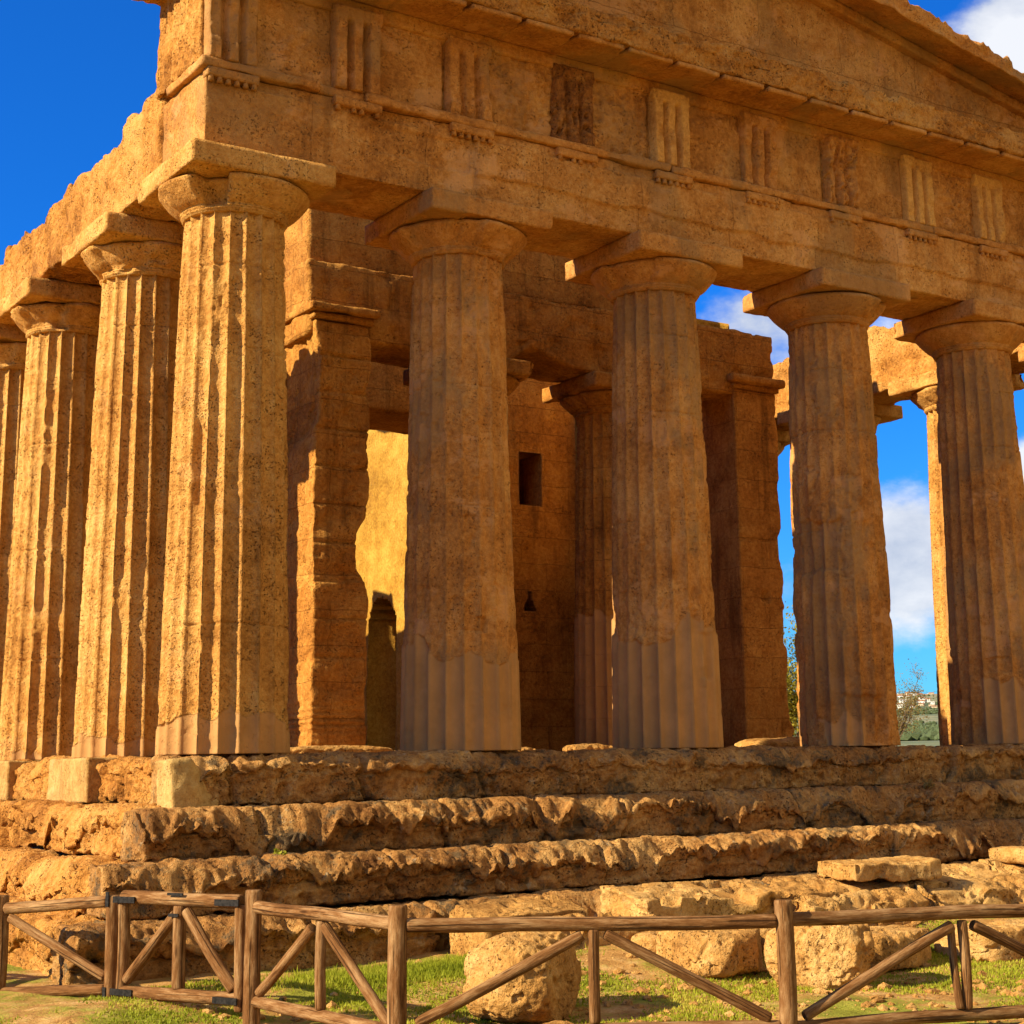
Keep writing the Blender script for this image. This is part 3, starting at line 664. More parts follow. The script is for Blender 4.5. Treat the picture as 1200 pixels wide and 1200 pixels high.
stone('architrave', (14.78, 16.02, .672, 25, Z_SOF-.06, 7.70), M['rough'], temple, res=(.08, .045, .045), r=.05, seed=410, amp=.045, scale=2.2, low=.04, pit=.04, pits=5, fn=flank_fn(411, north_top))

# --- naos ---------------------------------------------------------
def arch_in(y, z, c, hw, spring):
    dy = np.abs(y-c); return np.where(z < spring, dy < hw, np.hypot(dy, z-spring) < hw)
def slab(name, u0, u1, v0, v1, w0, w1, plane, keep, mat, parent, res=.06, seed=0, amp=.02, label=None, topfn=None, scale=2.5):
    """wall slab lying in (u,z), thickness along w, with openings where keep() is False"""
    nu = int((u1-u0)/res)+1; nv = int((v1-v0)/res)+1
    us = np.linspace(u0, u1, nu); vs = np.linspace(v0, v1, nv); U, Vv = np.meshgrid(us, vs, indexing='ij')
    Uc = .5*(U[:-1, :-1]+U[1:, 1:]); Vc = .5*(Vv[:-1, :-1]+Vv[1:, 1:])
    K = keep(Uc, Vc); zz = Vv.copy()
    if topfn is not None: zz = v0+(Vv-v0)*(topfn(U)-v0)/(v1-v0)
    def layer(w, sgn):
        P = np.zeros(U.shape+(3,)); P[..., 0 if plane == 'y' else 1] = U; P[..., 2] = zz; k = 1 if plane == 'y' else 0; P[..., k] = w
        S = P.copy(); P[..., k] += sgn*amp*(fbm(S, scale, 5, .55, seed)+.7*fbm(S, .7, 2, .5, seed+1)+.0)
        bj = np.exp(-(((S[..., 2] % .52)-.26)/.018)**2); P[..., k] -= sgn*amp*.5*bj
        return P.reshape(-1, 3)
    A_ = layer(w0, -1); B_ = layer(w1, 1); off = len(A_)
    q = grid_quads(nu, nv).reshape(nu-1, nv-1, 4); qs = [q[K][:, ::-1] if plane == 'x' else q[K], (q[K]+off) if plane == 'x' else (q[K]+off)[:, ::-1]]
    Kp = np.zeros((nu+1, nv+1), bool); Kp[1:-1, 1:-1] = K; idx = np.arange(nu*nv).reshape(nu, nv)
    def side(a, b, flip):
        a = a.ravel(); b = b.ravel(); s_ = np.stack([a, b, b+off, a+off], 1); return s_[:, ::-1] if flip else s_
    E1 = Kp[1:, 1:-1] != Kp[:-1, 1:-1]     # edges along v at u index i
    i, j = np.nonzero(E1); fl = Kp[1:, 1:-1][i, j]
    s1 = np.stack([idx[i, j], idx[i, j+1], idx[i, j+1]+off, idx[i, j]+off], 1); qs.append(s1)
    E2 = Kp[1:-1, 1:] != Kp[1:-1, :-1]
    i, j = np.nonzero(E2); s2 = np.stack([idx[i, j], idx[i+1, j], idx[i+1, j]+off, idx[i, j]+off], 1); qs.append(s2)
    return obj(name, quads_mesh(name, np.concatenate([A_, B_]), np.concatenate(qs)), mat, parent, label)
ARCH_Y = [13.1, 15.42, 17.75, 20.1, 22.4]
def keep_side(U, V):
    k = np.ones(U.shape, bool)
    for c in ARCH_Y: k &= ~arch_in(U, V, c, .72, 3.15)
    return k
def wall_top(base, seed, bumpy=.18):
    def f(U):
        P = np.stack([U, U*0, U*0], -1); return base+bumpy*fbm(P, .9, 4, .6, seed)+.25*sstep(17, 19, U)
    return f
stop = lambda U: 7.15+.15*fbm(np.stack([U, U*0, U*0], -1), 1.1, 4, .6, 423)+1.0*sstep(17.9, 18.1, U)*sstep(19.3, 19.1, U)+.5*(U < 11)  # raised unseen stretch of wall top, shaped for its shadow on the far wall
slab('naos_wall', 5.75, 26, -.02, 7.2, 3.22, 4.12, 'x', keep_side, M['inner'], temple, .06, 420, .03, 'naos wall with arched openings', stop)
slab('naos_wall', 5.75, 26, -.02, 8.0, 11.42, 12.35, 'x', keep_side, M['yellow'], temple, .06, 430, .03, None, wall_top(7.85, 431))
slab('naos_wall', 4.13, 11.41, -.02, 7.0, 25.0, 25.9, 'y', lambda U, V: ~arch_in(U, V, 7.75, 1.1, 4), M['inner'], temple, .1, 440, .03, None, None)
# cross wall: two stair pylons and the lintel of the doorway
def keep_pyl(U, V): return ~((U > 10.02) & (U < 10.56) & (V > 4.80) & (V < 5.86) | (np.abs(U-10.24) < .03+.10*sstep(3.05, 2.75, V)) & (V > 2.72) & (V < 3.12))
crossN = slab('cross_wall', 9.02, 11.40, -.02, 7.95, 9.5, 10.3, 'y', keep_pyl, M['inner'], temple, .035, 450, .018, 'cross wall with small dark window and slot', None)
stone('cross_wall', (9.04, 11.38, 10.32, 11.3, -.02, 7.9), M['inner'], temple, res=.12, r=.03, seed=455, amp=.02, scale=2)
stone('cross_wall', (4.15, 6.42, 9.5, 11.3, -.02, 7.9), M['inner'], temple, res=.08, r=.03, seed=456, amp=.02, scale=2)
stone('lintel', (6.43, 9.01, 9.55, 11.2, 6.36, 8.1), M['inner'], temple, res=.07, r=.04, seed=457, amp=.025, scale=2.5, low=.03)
# antae
def anta_fn(left):
    def fn(V2, V, N):
        x, y, z = V.T
        if left:
            r = sstep(3.9, 4.15, x); g = .34*np.exp(-((z-2.92)/.26)**2)+.10*np.exp(-((z-3.4)/.35)**2)+.06*fbm(np.stack([z, z*0, z*0], -1), 2.2, 3, .5, 465)
            V2[:, 0] -= r*np.clip(g, -.03, 1)
            f = sstep(4.7, 4.5, y); V2[:, 1] += f*.05*np.exp(-(((z % .56)-.28+.02*fbm(V, 2, 2, .5, 464))/.016)**2)*(z > .95); V2[:, 0] += sstep(3.4, 3.22, x)*.05*np.clip(fbm(V, 3.5, 4, .6, 463), 0, 1); V2[:, 1] += f*(.035*sstep(.1, .6, fbm(V, 1.3, 4, .55, 466))+.06*np.exp(-((z-2.62)/.10)**2))
            V2[:, 0] += sstep(3.4, 3.22, x)*.09*sstep(4.4, 5.0, z+.4*fbm(V, 1.5, 3, .5, 467))*sstep(6.3, 5.8, z)
            for k in range(7):   # thin brick courses of the repair at the foot
                V2[:, 1] += f*.03*np.exp(-((z-.14-.095*k)/.012)**2)*(z < .85); V2[:, 0] += sstep(3.4, 3.22, x)*.03*np.exp(-((z-.14-.095*k)/.012)**2)
        else:
            f = sstep(4.9, 4.62, y); V2[:, 1] += f*.02*np.exp(-((z-3.62)/.02)**2)
            V2[:, 0] -= sstep(12.1, 12.4, x)*(.10*np.clip(fbm(np.stack([z, y*.3, z*0], -1), 2.0, 4, .6, 468), -.2, 1)-.22*sstep(1.2, .1, z)*np.abs(fbm(V, 2.5, 3, .5, 469)))
            hole = np.exp(-(((x-11.98)/.09)**2+((z-2.62)/.10)**2)**2); V2[:, 1] += f*.10*hole
            V2[:, 1] += f*.06*sstep(1.5, .2, z)*np.abs(fbm(V, 3, 4, .6, 470))
        return V2
    return fn
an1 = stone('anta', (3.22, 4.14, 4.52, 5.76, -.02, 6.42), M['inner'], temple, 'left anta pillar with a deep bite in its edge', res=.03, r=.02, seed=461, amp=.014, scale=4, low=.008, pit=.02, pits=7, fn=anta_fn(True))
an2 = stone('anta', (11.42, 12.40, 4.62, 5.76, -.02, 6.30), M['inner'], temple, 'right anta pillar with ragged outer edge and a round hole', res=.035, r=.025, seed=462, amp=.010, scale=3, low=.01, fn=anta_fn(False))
for o_, x0, x1, y0, z0 in ((an1, 3.12, 4.24, 4.42, 6.42), (an2, 11.34, 12.50, 4.52, 6.30)):
    stone('anta_capital', (x0+.05, x1-.05, y0+.05, 5.7, z0+.002, z0+.10), M['inner'], o_, res=.04, r=.02, seed=471, amp=.02, scale=3)
    stone('anta_capital', (x0-.04, x1+.03, y0-.04, 5.75, z0+.103, z0+.24), M['inner'], o_, res=.04, r=.03, seed=472, amp=.03, scale=2.5, low=.03)
# columns in antis
ak = (shaft_mesh(seed=70, h=5.62, rb=.66, rtp=.54, plaster=2.2, erode=.4, nfl=20), capital_mesh(71, z0=5.62, z1=5.95, r0=.545, r1=.80, rough=.02), abacus_mesh(72, hw=.80, z0=5.953, z1=6.20, chip=.14, rough=.02))
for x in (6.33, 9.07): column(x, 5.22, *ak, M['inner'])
def antis_fn(V2, V, N):
    z = V[:, 2]; b = sstep(6.7, 6.3, z); x = V[:, 0]
    V2[:, 2] += b*(.14*np.clip(fbm(V*np.array([1, .4, 0]), 1.1, 3, .5, 481), -.1, 1)+.15*np.exp(-((x-7.3)/.5)**2))
    return V2
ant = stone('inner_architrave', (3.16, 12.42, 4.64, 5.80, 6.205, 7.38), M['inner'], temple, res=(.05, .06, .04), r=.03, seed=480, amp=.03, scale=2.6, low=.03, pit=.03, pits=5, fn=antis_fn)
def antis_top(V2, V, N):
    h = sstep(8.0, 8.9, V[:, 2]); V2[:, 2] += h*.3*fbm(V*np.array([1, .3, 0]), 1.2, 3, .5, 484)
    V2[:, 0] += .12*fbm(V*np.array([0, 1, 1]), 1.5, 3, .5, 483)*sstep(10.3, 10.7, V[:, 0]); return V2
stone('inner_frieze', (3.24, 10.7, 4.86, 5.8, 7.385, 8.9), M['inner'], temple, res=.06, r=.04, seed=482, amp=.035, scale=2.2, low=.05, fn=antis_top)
# small lamp hung at the doorway lintel, seen beside the second column
fl = thing('floodlight', 'small black floodlight hung beneath the inner lintel beside the second column', 'lamp', (4.93, 4.55, 5.86))
th = np.arange(16)/16*2*pi; J = np.linspace(-pi/2, pi/2, 9)
TH, PH = np.meshgrid(th, J, indexing='ij')
obj('housing', quads_mesh('housing', np.stack([.10*np.cos(TH)*np.cos(PH), .10*np.sin(TH)*np.cos(PH), .13*np.sin(PH)], -1).reshape(-1, 3), grid_quads(16, 9, 0, True)), M['iron'], fl)

# ------------------------------------------------------------------ fallen blocks and boulders
def rock_mesh(name, sx, sy, sz, seed, sq=3.0, amp=.10, cuts=(), res=44, pit=.03):
    """superellipsoid worn stone on its base at z=0, with planar broken faces"""
    V, N, Q = box_surface(-1, 1, -1, 1, -1, 1, 2/res, .001)
    d = V/np.linalg.norm(V, axis=1, keepdims=True); l = (np.abs(d)**sq).sum(1)**(-1/sq); P = d*l[:, None]*np.array([sx, sy, sz])*.5
    for (nx, ny, nz_, off) in cuts:
        n_ = np.array([nx, ny, nz_], float); n_ /= np.linalg.norm(n_); h = P@n_-off; P = P-np.maximum(h, 0)[:, None]*n_*.93
    nn = P/np.linalg.norm(P/np.array([sx, sy, sz]), axis=1, keepdims=True)/np.array([sx, sy, sz])**2; nn /= np.linalg.norm(nn, axis=1, keepdims=True)
    S = P+seed*3.1
    dd = amp*(.6*fbm(S, 1.6, 3, .5, seed)+.5*fbm(S, 4.5, 5, .6, seed+1))-pit*sstep(.2, .6, fbm(S, 10, 2, .5, seed+2))
    P = P+nn*dd[:, None]; P[:, 2] += sz*.5
    return quads_mesh(name, P, Q)
def pix_ground(U, V, z):
    d = pix_dir(U, V); t = (z-CAM.z)/d.z; return CAM+d*t
def rock(name, label, cat, x, y, rot, dims, seed, z=None, group=None, mat=None, **k):
    o = obj(name, rock_mesh(name, *dims, seed, **k), mat or M['block'])
    o.location = (x, y, (float(ground_z(x, y))-.05) if z is None else z); o.rotation_euler = (0, 0, R(rot))
    return tag(o, label, cat, group)
GB = 'fallen temple blocks in front of the steps'
def back(U, V, z, r):      # a point r metres behind the ground point seen at (U, V)
    p = pix_ground(U, V, z); d = Vector((p.x-CAM.x, p.y-CAM.y, 0)).normalized(); return p+d*r
p_ = back(625, 1200, -2.16, .40)
rock('boulder', 'large boulder behind the fence, sunlit left and shaded flat right face', 'boulder', p_.x, p_.y, 0, (1.10, .95, .72), 500, group=GB, sq=2.7, amp=.07, cuts=((.85, -1, .02, .25), (-1, -.15, .25, .50), (.2, .1, 1, .40), (1, .1, .5, .50)), res=60)
p_ = back(968, 1158, -2.13, .42)
rock('boulder', 'round topped boulder with pitted right side and dark shadow, beside the fence post', 'boulder', p_.x, p_.y, 0, (.95, 1.05, .64), 510, group=GB, sq=2.8, amp=.07, cuts=((.9, -.55, .1, .36), (-.75, -.6, .15, .42)), res=60)
p_ = back(845, 1142, -2.08, .40)
rock('stone_block', 'low squared block with shaded end, left of the round boulder', 'stone block', p_.x, p_.y, 0, (.95, .9, .38), 520, group=GB, sq=6, amp=.045, cuts=((.75, -.75, .05, .36), (-.75, -.75, .5, .46)), res=50)
p_ = back(1040, 1118, -2.0, .35)
rock('stone_block', 'squared block lying on turf right of the round boulder', 'stone block', p_.x, p_.y, 0, (1.1, .8, .36), 530, group=GB, sq=7, amp=.035, cuts=((.6, -1, 0, .34),), res=50)
p_ = back(1175, 1103, -1.97, .35)
rock('stone_block', 'block half under the ledge at far right', 'stone block', p_.x, p_.y, 0, (1.3, .8, .36), 540, group=GB, sq=7, amp=.04, cuts=((.6, -1, 0, .36),), res=50)
p_ = back(765, 1136, -2.1, .2)
rock('stone', 'small low stone left of the squared block under the brace', 'stone', p_.x, p_.y, 40, (.5, .4, .2), 545, group='small loose stones', sq=3, amp=.04, res=24)
p_ = back(905, 1122, -2.04, .25)
rock('stone', 'rough lump wedged between squared block and round boulder', 'stone', p_.x, p_.y, 60, (.5, .45, .36), 546, group='small loose stones', sq=3, amp=.06, res=28)
p_ = back(640, 1198, -2.16, -.35)
rock('stone', 'flat stone on the soil in front of the large boulder', 'stone', p_.x, p_.y, 15, (.55, .35, .12), 547, group='small loose stones', sq=3, amp=.04, res=28)
# ledge of big flat foundation slabs on the right
LEDGE = [  # x0, x1, y0, y1, ztop
    (1.45, 2.75, -3.05, -2.34, -1.50, 'broad ledge slab at the left end with a sunlit end face'),
    (1.75, 3.35, -3.45, -3.06, -1.62, 'sloping worn slab in front of the leftmost ledge slab'),
    (3.30, 5.05, -3.15, -2.34, -1.44, 'pale pitted ledge slab right of the dark notch'),
    (5.08, 7.00, -3.20, -2.34, -1.47, 'broad ledge slab left of the flat loose slab'),
    (5.20, 6.95, -3.66, -3.21, -1.60, 'holed sloping slab in front of the middle of the ledge'),
    (7.02, 9.10, -3.12, -2.34, -1.46, 'ledge slab directly under the flat loose slab'),
    (7.10, 9.30, -3.60, -3.13, -1.57, 'deeply pitted slab in front of the right part of the ledge'),
    (9.12, 11.4, -3.20, -2.34, -1.42, 'ledge slab at the right edge of the photo')]
def ledge_fn(seed, y0, y1, zt):
    def fn(V2, V, N):
        t = sstep(y1, y0, V[:, 1]); h = sstep(-2.0, zt, V[:, 2])
        V2[:, 2] -= h*t*(.09+.06*np.abs(fbm(V, 1.3, 3, .5, seed+3)))
        V2[:, 1] += sstep(y0+.3, y0, V[:, 1])*h*.12*(.5+fbm(V, 1.2, 3, .5, seed+4))
        V2[:, 2] -= h*.08*sstep(.22, .34, fbm(V, 2.2, 4, .5, seed+5))
        return V2
    return fn
for k, (x0, x1, y0, y1, zt, lab) in enumerate(LEDGE):
    o = stone('ledge_slab', (x0, x1, y0, y1, -2.25, zt), M['block'], None, res=.025, r=.015, seed=560+k*5, amp=.013, scale=4.5, low=.014, lows=.9, pit=.05, pits=7, holes=.05, holesc=5, fn=ledge_fn(560+k*5, y0, y1, zt))
    tag(o, lab, 'stone slab', 'flat foundation slabs along the ledge', 'thing')
p_ = pix_ground(1030, 1020, -1.46)
def flat_fn(V2, V, N):
    V2[:, 2] -= .04*sstep(.2, -.35, V[:, 1])*np.abs(fbm(V, 3, 3, .5, 600)); return V2
o = stone('stone_slab', (-.62, .62, -.36, .36, 0, .19), M['block'], None, res=.022, r=.015, seed=601, amp=.014, scale=5, low=.02, pit=.03, pits=7, fn=flat_fn)
q_ = pix_dir(1030, 1024); t_ = (-2.86-CAM.y)/q_.y; q_ = CAM+q_*t_
o.location = (q_.x, -2.86, -1.50); o.rotation_euler = (0, 0, R(-6))
tag(o, 'flat loose slab lying on top of the ledge below the fourth column', 'stone slab', None, 'thing')
o = stone('stone_slab', (-.9, .9, -.35, .35, 0, .16), M['block'], None, res=.04, r=.04, seed=604, amp=.03, scale=3, low=.03)
o.location = (10.1, -2.80, -1.46); tag(o, 'thin flat slab on the ledge at the right edge of the photo', 'stone slab', None, 'thing')

# loose rubble on the floor between the columns, catching the sun
def floor_pt(U, V, y):
    d = pix_dir(U, V); t = (y-CAM.y)/d.y; return CAM+d*t
for U, V, y, dims, sd, lab in ((395, 884, 3.7, (1.7, .5, .17), 620, 'flat sunlit rubble stone before the left anta pillar'), (478, 886, 3.5, (.5, .35, .10), 621, 'small sunlit rubble stone left of the second column'),
                               (612, 884, 3.3, (.42, .3, .11), 622, 'small sunlit rubble stone right of the second column'), (905, 889, 2.6, (1.15, .8, .20), 623, 'low sunlit rubble mound before the right anta pillar'),
                               (872, 884, 2.9, (.3, .3, .14), 624, 'small rubble lump beside the low mound at the right anta pillar'), (690, 882, 4.0, (.9, .4, .14), 625, 'shaded rubble stone at the foot of the inner column')):
    q_ = floor_pt(U, V, y); rock('rubble_stone', lab, 'rubble', q_.x, q_.y, 0, dims, sd, z=-.035, group='loose rubble on the temple floor', sq=3, amp=.04, res=30)

# pebbles and grass
def scatter(n, x0, x1, y0, y1): return RNG.uniform(x0, x1, n), RNG.uniform(y0, y1, n)
mb = MB(); px, py = scatter(9000, -6.5, 12, -11.5, -2.8); keepm = fbm(np.stack([px, py, px*0], -1), .5, 3, .5, 77) > -.15
ico = np.array([(0, 0, 1), (.9, 0, .3), (.28, .85, .35), (-.72, .52, .3), (-.72, -.52, .35), (.28, -.85, .3), (.72, .52, -.4), (-.28, .85, -.4), (-.9, 0, -.4), (-.28, -.85, -.4), (.72, -.52, -.4), (0, 0, -1)])
it = np.array([(0, 1, 2), (0, 2, 3), (0, 3, 4), (0, 4, 5), (0, 5, 1), (1, 6, 2), (2, 7, 3), (3, 8, 4), (4, 9, 5), (5, 10, 1), (2, 6, 7), (3, 7, 8), (4, 8, 9), (5, 9, 10), (1, 10, 6), (11, 7, 6), (11, 8, 7), (11, 9, 8), (11, 10, 9), (11, 6, 10)])
gz = ground_z(px, py)
for i in np.nonzero(keepm)[0]:
    s_ = .009+.06*RNG.random()**5; V = ico*RNG.uniform(.75, 1.25, (12, 3))*np.array([s_*RNG.uniform(.8, 1.6), s_, s_*.6]); a_ = RNG.uniform(0, 6.28)
    V = V@np.array([[math.cos(a_), math.sin(a_), 0], [-math.sin(a_), math.cos(a_), 0], [0, 0, 1]]); mb.add(V+np.array([px[i], py[i], gz[i]+s_*.2]), None, it)
tag(mb.build('pebbles', M['block'], smooth=False), 'scattered small pale pebbles on the dry soil', None, None, 'stuff')
def blades(n, x0, x1, y0, y1, thr, hmin, hmax, seed, name, label):
    x, y = scatter(n, x0, x1, y0, y1); P = np.stack([x, y, x*0], -1)
    dens = fbm(P, .75, 4, .55, seed); k = (dens > thr+.25*RNG.random(n)) & ((y < -2.75) | (x < -2.5)); x, y, dens = x[k], y[k], dens[k]; n = len(x)
    z = ground_z(x, y)-.01; h = (hmin+(hmax-hmin)*RNG.random(n)**2)*(1+.8*np.clip(dens-thr, 0, .6)); a = RNG.uniform(0, 2*pi, n); w = .004+.006*RNG.random(n); ln = RNG.uniform(.1, .6, n)*h; b = RNG.uniform(0, 2*pi, n)
    v0 = np.stack([x-w*np.cos(a), y-w*np.sin(a), z], 1); v1 = np.stack([x+w*np.cos(a), y+w*np.sin(a), z], 1)
    m0 = np.stack([x-w*.7*np.cos(a)+ln*.35*np.cos(b), y-w*.7*np.sin(a)+ln*.35*np.sin(b), z+h*.6], 1); m1 = m0+np.stack([1.4*w*np.cos(a), 1.4*w*np.sin(a), 0*w], 1)
    t = np.stack([x+ln*np.cos(b), y+ln*np.sin(b), z+h], 1)
    V = np.stack([v0, v1, m1, m0, t], 1).reshape(-1, 3); i = np.arange(n)*5
    o = obj(name, quads_mesh(name, V, np.stack([i, i+1, i+2, i+3], 1), np.stack([i+3, i+2, i+4], 1)), M['grass'])
    return tag(o, label, None, None, 'stuff')
blades(620000, -6, 12, -11.5, -2.4, -.10, .010, .036, 700, 'grass', 'short green grass tufts in front of the steps')
# brighter tall tuft at the foot of the ledge's left end
def tuft(n, cx, cy, rx, ry, h, seed):
    x = cx+rx*RNG.normal(0, .5, n); y = cy+ry*RNG.normal(0, .5, n); return x, y
X1, Y1 = tuft(15000, .45, -3.2, 1.2, .45, .14, 1)
n = len(X1); z = ground_z(X1, Y1)-.01; h = RNG.uniform(.02, .08, n); a = RNG.uniform(0, 2*pi, n); w = RNG.uniform(.005, .011, n); b = RNG.uniform(0, 2*pi, n); ln = h*RNG.uniform(.1, .7, n)
v0 = np.stack([X1-w*np.cos(a), Y1-w*np.sin(a), z], 1); v1 = np.stack([X1+w*np.cos(a), Y1+w*np.sin(a), z], 1); t = np.stack([X1+ln*np.cos(b), Y1+ln*np.sin(b), z+h], 1)
V = np.stack([v0, v1, t], 1).reshape(-1, 3); i = np.arange(n)*3
tag(obj('grass', quads_mesh('grass', V, np.zeros((0, 4)), np.stack([i, i+1, i+2], 1)), M['grass']), 'bright taller grass at the foot of the lowest step', None, None, 'stuff')

# ------------------------------------------------------------------ fence
def log(p0, p1, r, seed, n=14, taper=0.0, cap=.01):
    p0 = Vector(p0); p1 = Vector(p1); d = p1-p0; L = d.length; q = d.to_track_quat('Z', 'Y'); m = max(6, int(L/.06)+1)
    z = np.concatenate([[0, .004], np.linspace(.02, L-.02, m), [L-.004, L]]); rs = np.concatenate([[.80, .95], np.ones(m), [.95, .80]])*r*(1-taper*z/L)
    th = np.arange(n)/n*2*pi; TH, Zz = np.meshgrid(th, z, indexing='ij')
    S = np.stack([np.cos(TH), np.sin(TH), Zz*2.2], -1)+seed*3.3
    rr_ = rs[None, :]*(1+.055*fbm(S, 1.2, 3, .5, seed)+.03*fbm(S*np.array([3, 3, .4]), 1.6, 2, .5, seed+1))
    bow = .012*np.sin(Zz/L*pi)*math.sin(seed*2.1); bow2 = .014*fbm(np.stack([Zz*0+seed, Zz*0, Zz], -1), .9, 2, .5, seed+2)
    Lc = np.stack([rr_*np.cos(TH)+bow, rr_*np.sin(TH)+bow2, Zz], -1).reshape(-1, 3)
    V = np.array([[*(q @ Vector(v)+p0)] for v in Lc]); k = len(z)
    Q = grid_quads(n, k, 0, True); nb = len(V); V = np.concatenate([V, [list(p0), list(p1)]]); i = np.arange(n)
    T = np.concatenate([np.stack([i*0+nb, (i+1) % n*k, i*k], 1), np.stack([i*0+nb+1, i*k+k-1, (i+1) % n*k+k-1], 1)])
    lp = np.concatenate([np.stack([np.cos(TH).ravel()*.06+seed, np.sin(TH).ravel()*.06+seed*.7, Zz.ravel()+seed*1.9], 1), [[seed, seed, 0], [seed, seed, L]]])
    return V, Q, T, lp
LOGN = [0]
def pole(name, p0, p1, r, parent):
    LOGN[0] += 1; mb = MB(); V, Q, T, lp = log(p0, p1, r, LOGN[0]*1.37 if False else LOGN[0]); mb.add(V, Q, T, lp)
    return mb.build(name, M['wood'], parent, attr='lp')
def pt(U, V, px):     # point of the fence line at rail pitch px (0.72 m between its two rails)
    D = 1911.25*.72/px; v = fw+rt*((U-641.64)/1911.25)-up*((V-506.86)/1911.25); return CAM+v*D
PZ = {'a': pt(-190, 1074, 92), 'b': pt(2, 1063, 96), 'c': pt(133, 1056, 99.5), 'd': pt(297, 1061, 107.5), 'e': pt(467, 1084, 120.5), 'f': pt(918, 1079, 118), 'g': pt(1318, 1064, 108.5)}
PZ['h'] = PZ['g']+(PZ['g']-PZ['f'])
Zup = Vector((0, 0, 1))
def post(P, parent, top, r=.060):
    g = float(ground_z(P.x, P.y)); return pole('post', (P.x, P.y, g-.12), (P.x, P.y, P.z+top), r, parent)
def lerp(a, b, t): return a+(b-a)*t
def panel(Pa, Pb, parent, side=0.0, mids=(.5,), braces=(), rr_=.050, low=.72):
    d = (Pb-Pa); d.z = 0; d.normalize(); nrm = Vector((d.y, -d.x, 0))*side
    pole('rail', Pa+d*.055+nrm, Pb-d*.055+nrm, rr_, parent); pole('rail', Pa-Zup*low+d*.055+nrm, Pb-Zup*low-d*.055+nrm, rr_*.92, parent)
    for t in mids:
        m = lerp(Pa, Pb, t)+nrm; pole('upright', m-Zup*(low-.045), m-Zup*.045, .040, parent)
    for (t0, z0, t1, z1) in braces:
        pole('brace', lerp(Pa, Pb, t0)+nrm-Zup*z0, lerp(Pa, Pb, t1)+nrm-Zup*z1, .041, parent)
f1 = thing('wooden_fence', 'dark weathered pole fence left of the gate, one brace sloping down right', 'fence', (PZ['b'].x, PZ['b'].y, 0))
f2 = thing('wooden_fence', 'long weathered pole fence from the gate to the right edge with inverted V braces', 'fence', (PZ['e'].x, PZ['e'].y, 0))
gt = thing('wooden_gate', 'narrow pole gate with black iron straps between the two fence runs', 'gate', (PZ['c'].x, PZ['c'].y, 0))
for k in ('a', 'b'): post(PZ[k], f1, .10)
post(PZ['c'], f1, .05)
panel(PZ['a'], PZ['b'], f1, braces=((.46, .08, .06, .64), (.54, .08, .94, .64)))
panel(PZ['b'], PZ['c'], f1, mids=(), braces=((.08, .10, .95, .62),))
for k, tp in (('d', .12), ('e', .135), ('f', .145), ('g', .13), ('h', .13)): post(PZ[k], f2, tp, .066)
inv = ((.47, .075, .045, .66), (.53, .075, .955, .66))
panel(PZ['d'], PZ['e'], f2, braces=((.44, .11, .05, .64), (.52, .08, .95, .68)))
panel(PZ['e'], PZ['f'], f2, braces=inv); panel(PZ['f'], PZ['g'], f2, braces=inv); panel(PZ['g'], PZ['h'], f2, braces=inv)
P = lerp(PZ['f'], PZ['g'], .478); pole('upright', P-Zup*.67, P-Zup*.08+Vector((.01, .05, 0)), .03, f2)
for o_ in (f1, f2, gt):
    for ch in list(o_.children): ch.location = -o_.location
gd = (PZ['d']-PZ['c']).normalized(); Ga = PZ['c']+gd*.14; Gb = PZ['d']-gd*.14
before = set(bpy.data.objects)
for P in (Ga, Gb): pole('stile', P-Zup*.80, P+Zup*.0, .05, gt)
pole('rail', Ga+Zup*.03, Gb+Zup*.03, .056, gt); pole('rail', Ga-Zup*.72, Gb-Zup*.72, .052, gt)
mid = lerp(Ga, Gb, .5); pole('upright', mid-Zup*.67, mid-Zup*.02, .055, gt)
pole('brace', lerp(Ga, Gb, .46)-Zup*.09, lerp(Ga, Gb, .05)-Zup*.64, .046, gt); pole('brace', lerp(Ga, Gb, .55)-Zup*.06, lerp(Ga, Gb, .95)-Zup*.66, .048, gt)
gn = Vector((gd.y, -gd.x, 0)); gn = gn if gn.dot(CAM-mid) > 0 else -gn
def strap(P0, P1, h, name='strap'):
    d = (P1-P0); L = d.length; d.normalize(); c = []
    for a_ in (0, 1):
        for b_ in (-1, 1):
            for w in (-.006, .006): c.append(P0+d*L*a_+Zup*h*.5*b_+gn*(.064+w))
    V = np.array([list(v) for v in c]); Q = np.array([(0, 1, 3, 2), (4, 6, 7, 5), (0, 4, 5, 1), (2, 3, 7, 6), (0, 2, 6, 4), (1, 5, 7, 3)])
    return obj(name, quads_mesh(name, V, Q, None, False), M['iron'], gt)
strap(Ga-gd*.06+Zup*.02, Ga+gd*.22+Zup*.02, .05); strap(Ga-gd*.06-Zup*.72, Ga+gd*.22-Zup*.72, .05)
strap(Gb-gd*.24+Zup*.02, Gb+gd*.04+Zup*.02, .05); strap(Gb-gd*.24-Zup*.72, Gb+gd*.04-Zup*.72, .05)
strap(mid-gd*.09+Zup*.075, mid+gd*.10+Zup*.075, .02, 'latch'); strap(mid-gd*.07-Zup*.09, mid+gd*.05-Zup*.09, .025, 'latch')
strap(PZ['c']-gd*.02-Zup*.75, PZ['c']+gd*.02-Zup*.75, .12, 'hinge'); strap(PZ['c']-gd*.02+Zup*.02, PZ['c']+gd*.02+Zup*.02, .12, 'hinge')
for o_ in set(bpy.data.objects)-before:
    if o_.parent == gt: o_.location = -gt.location

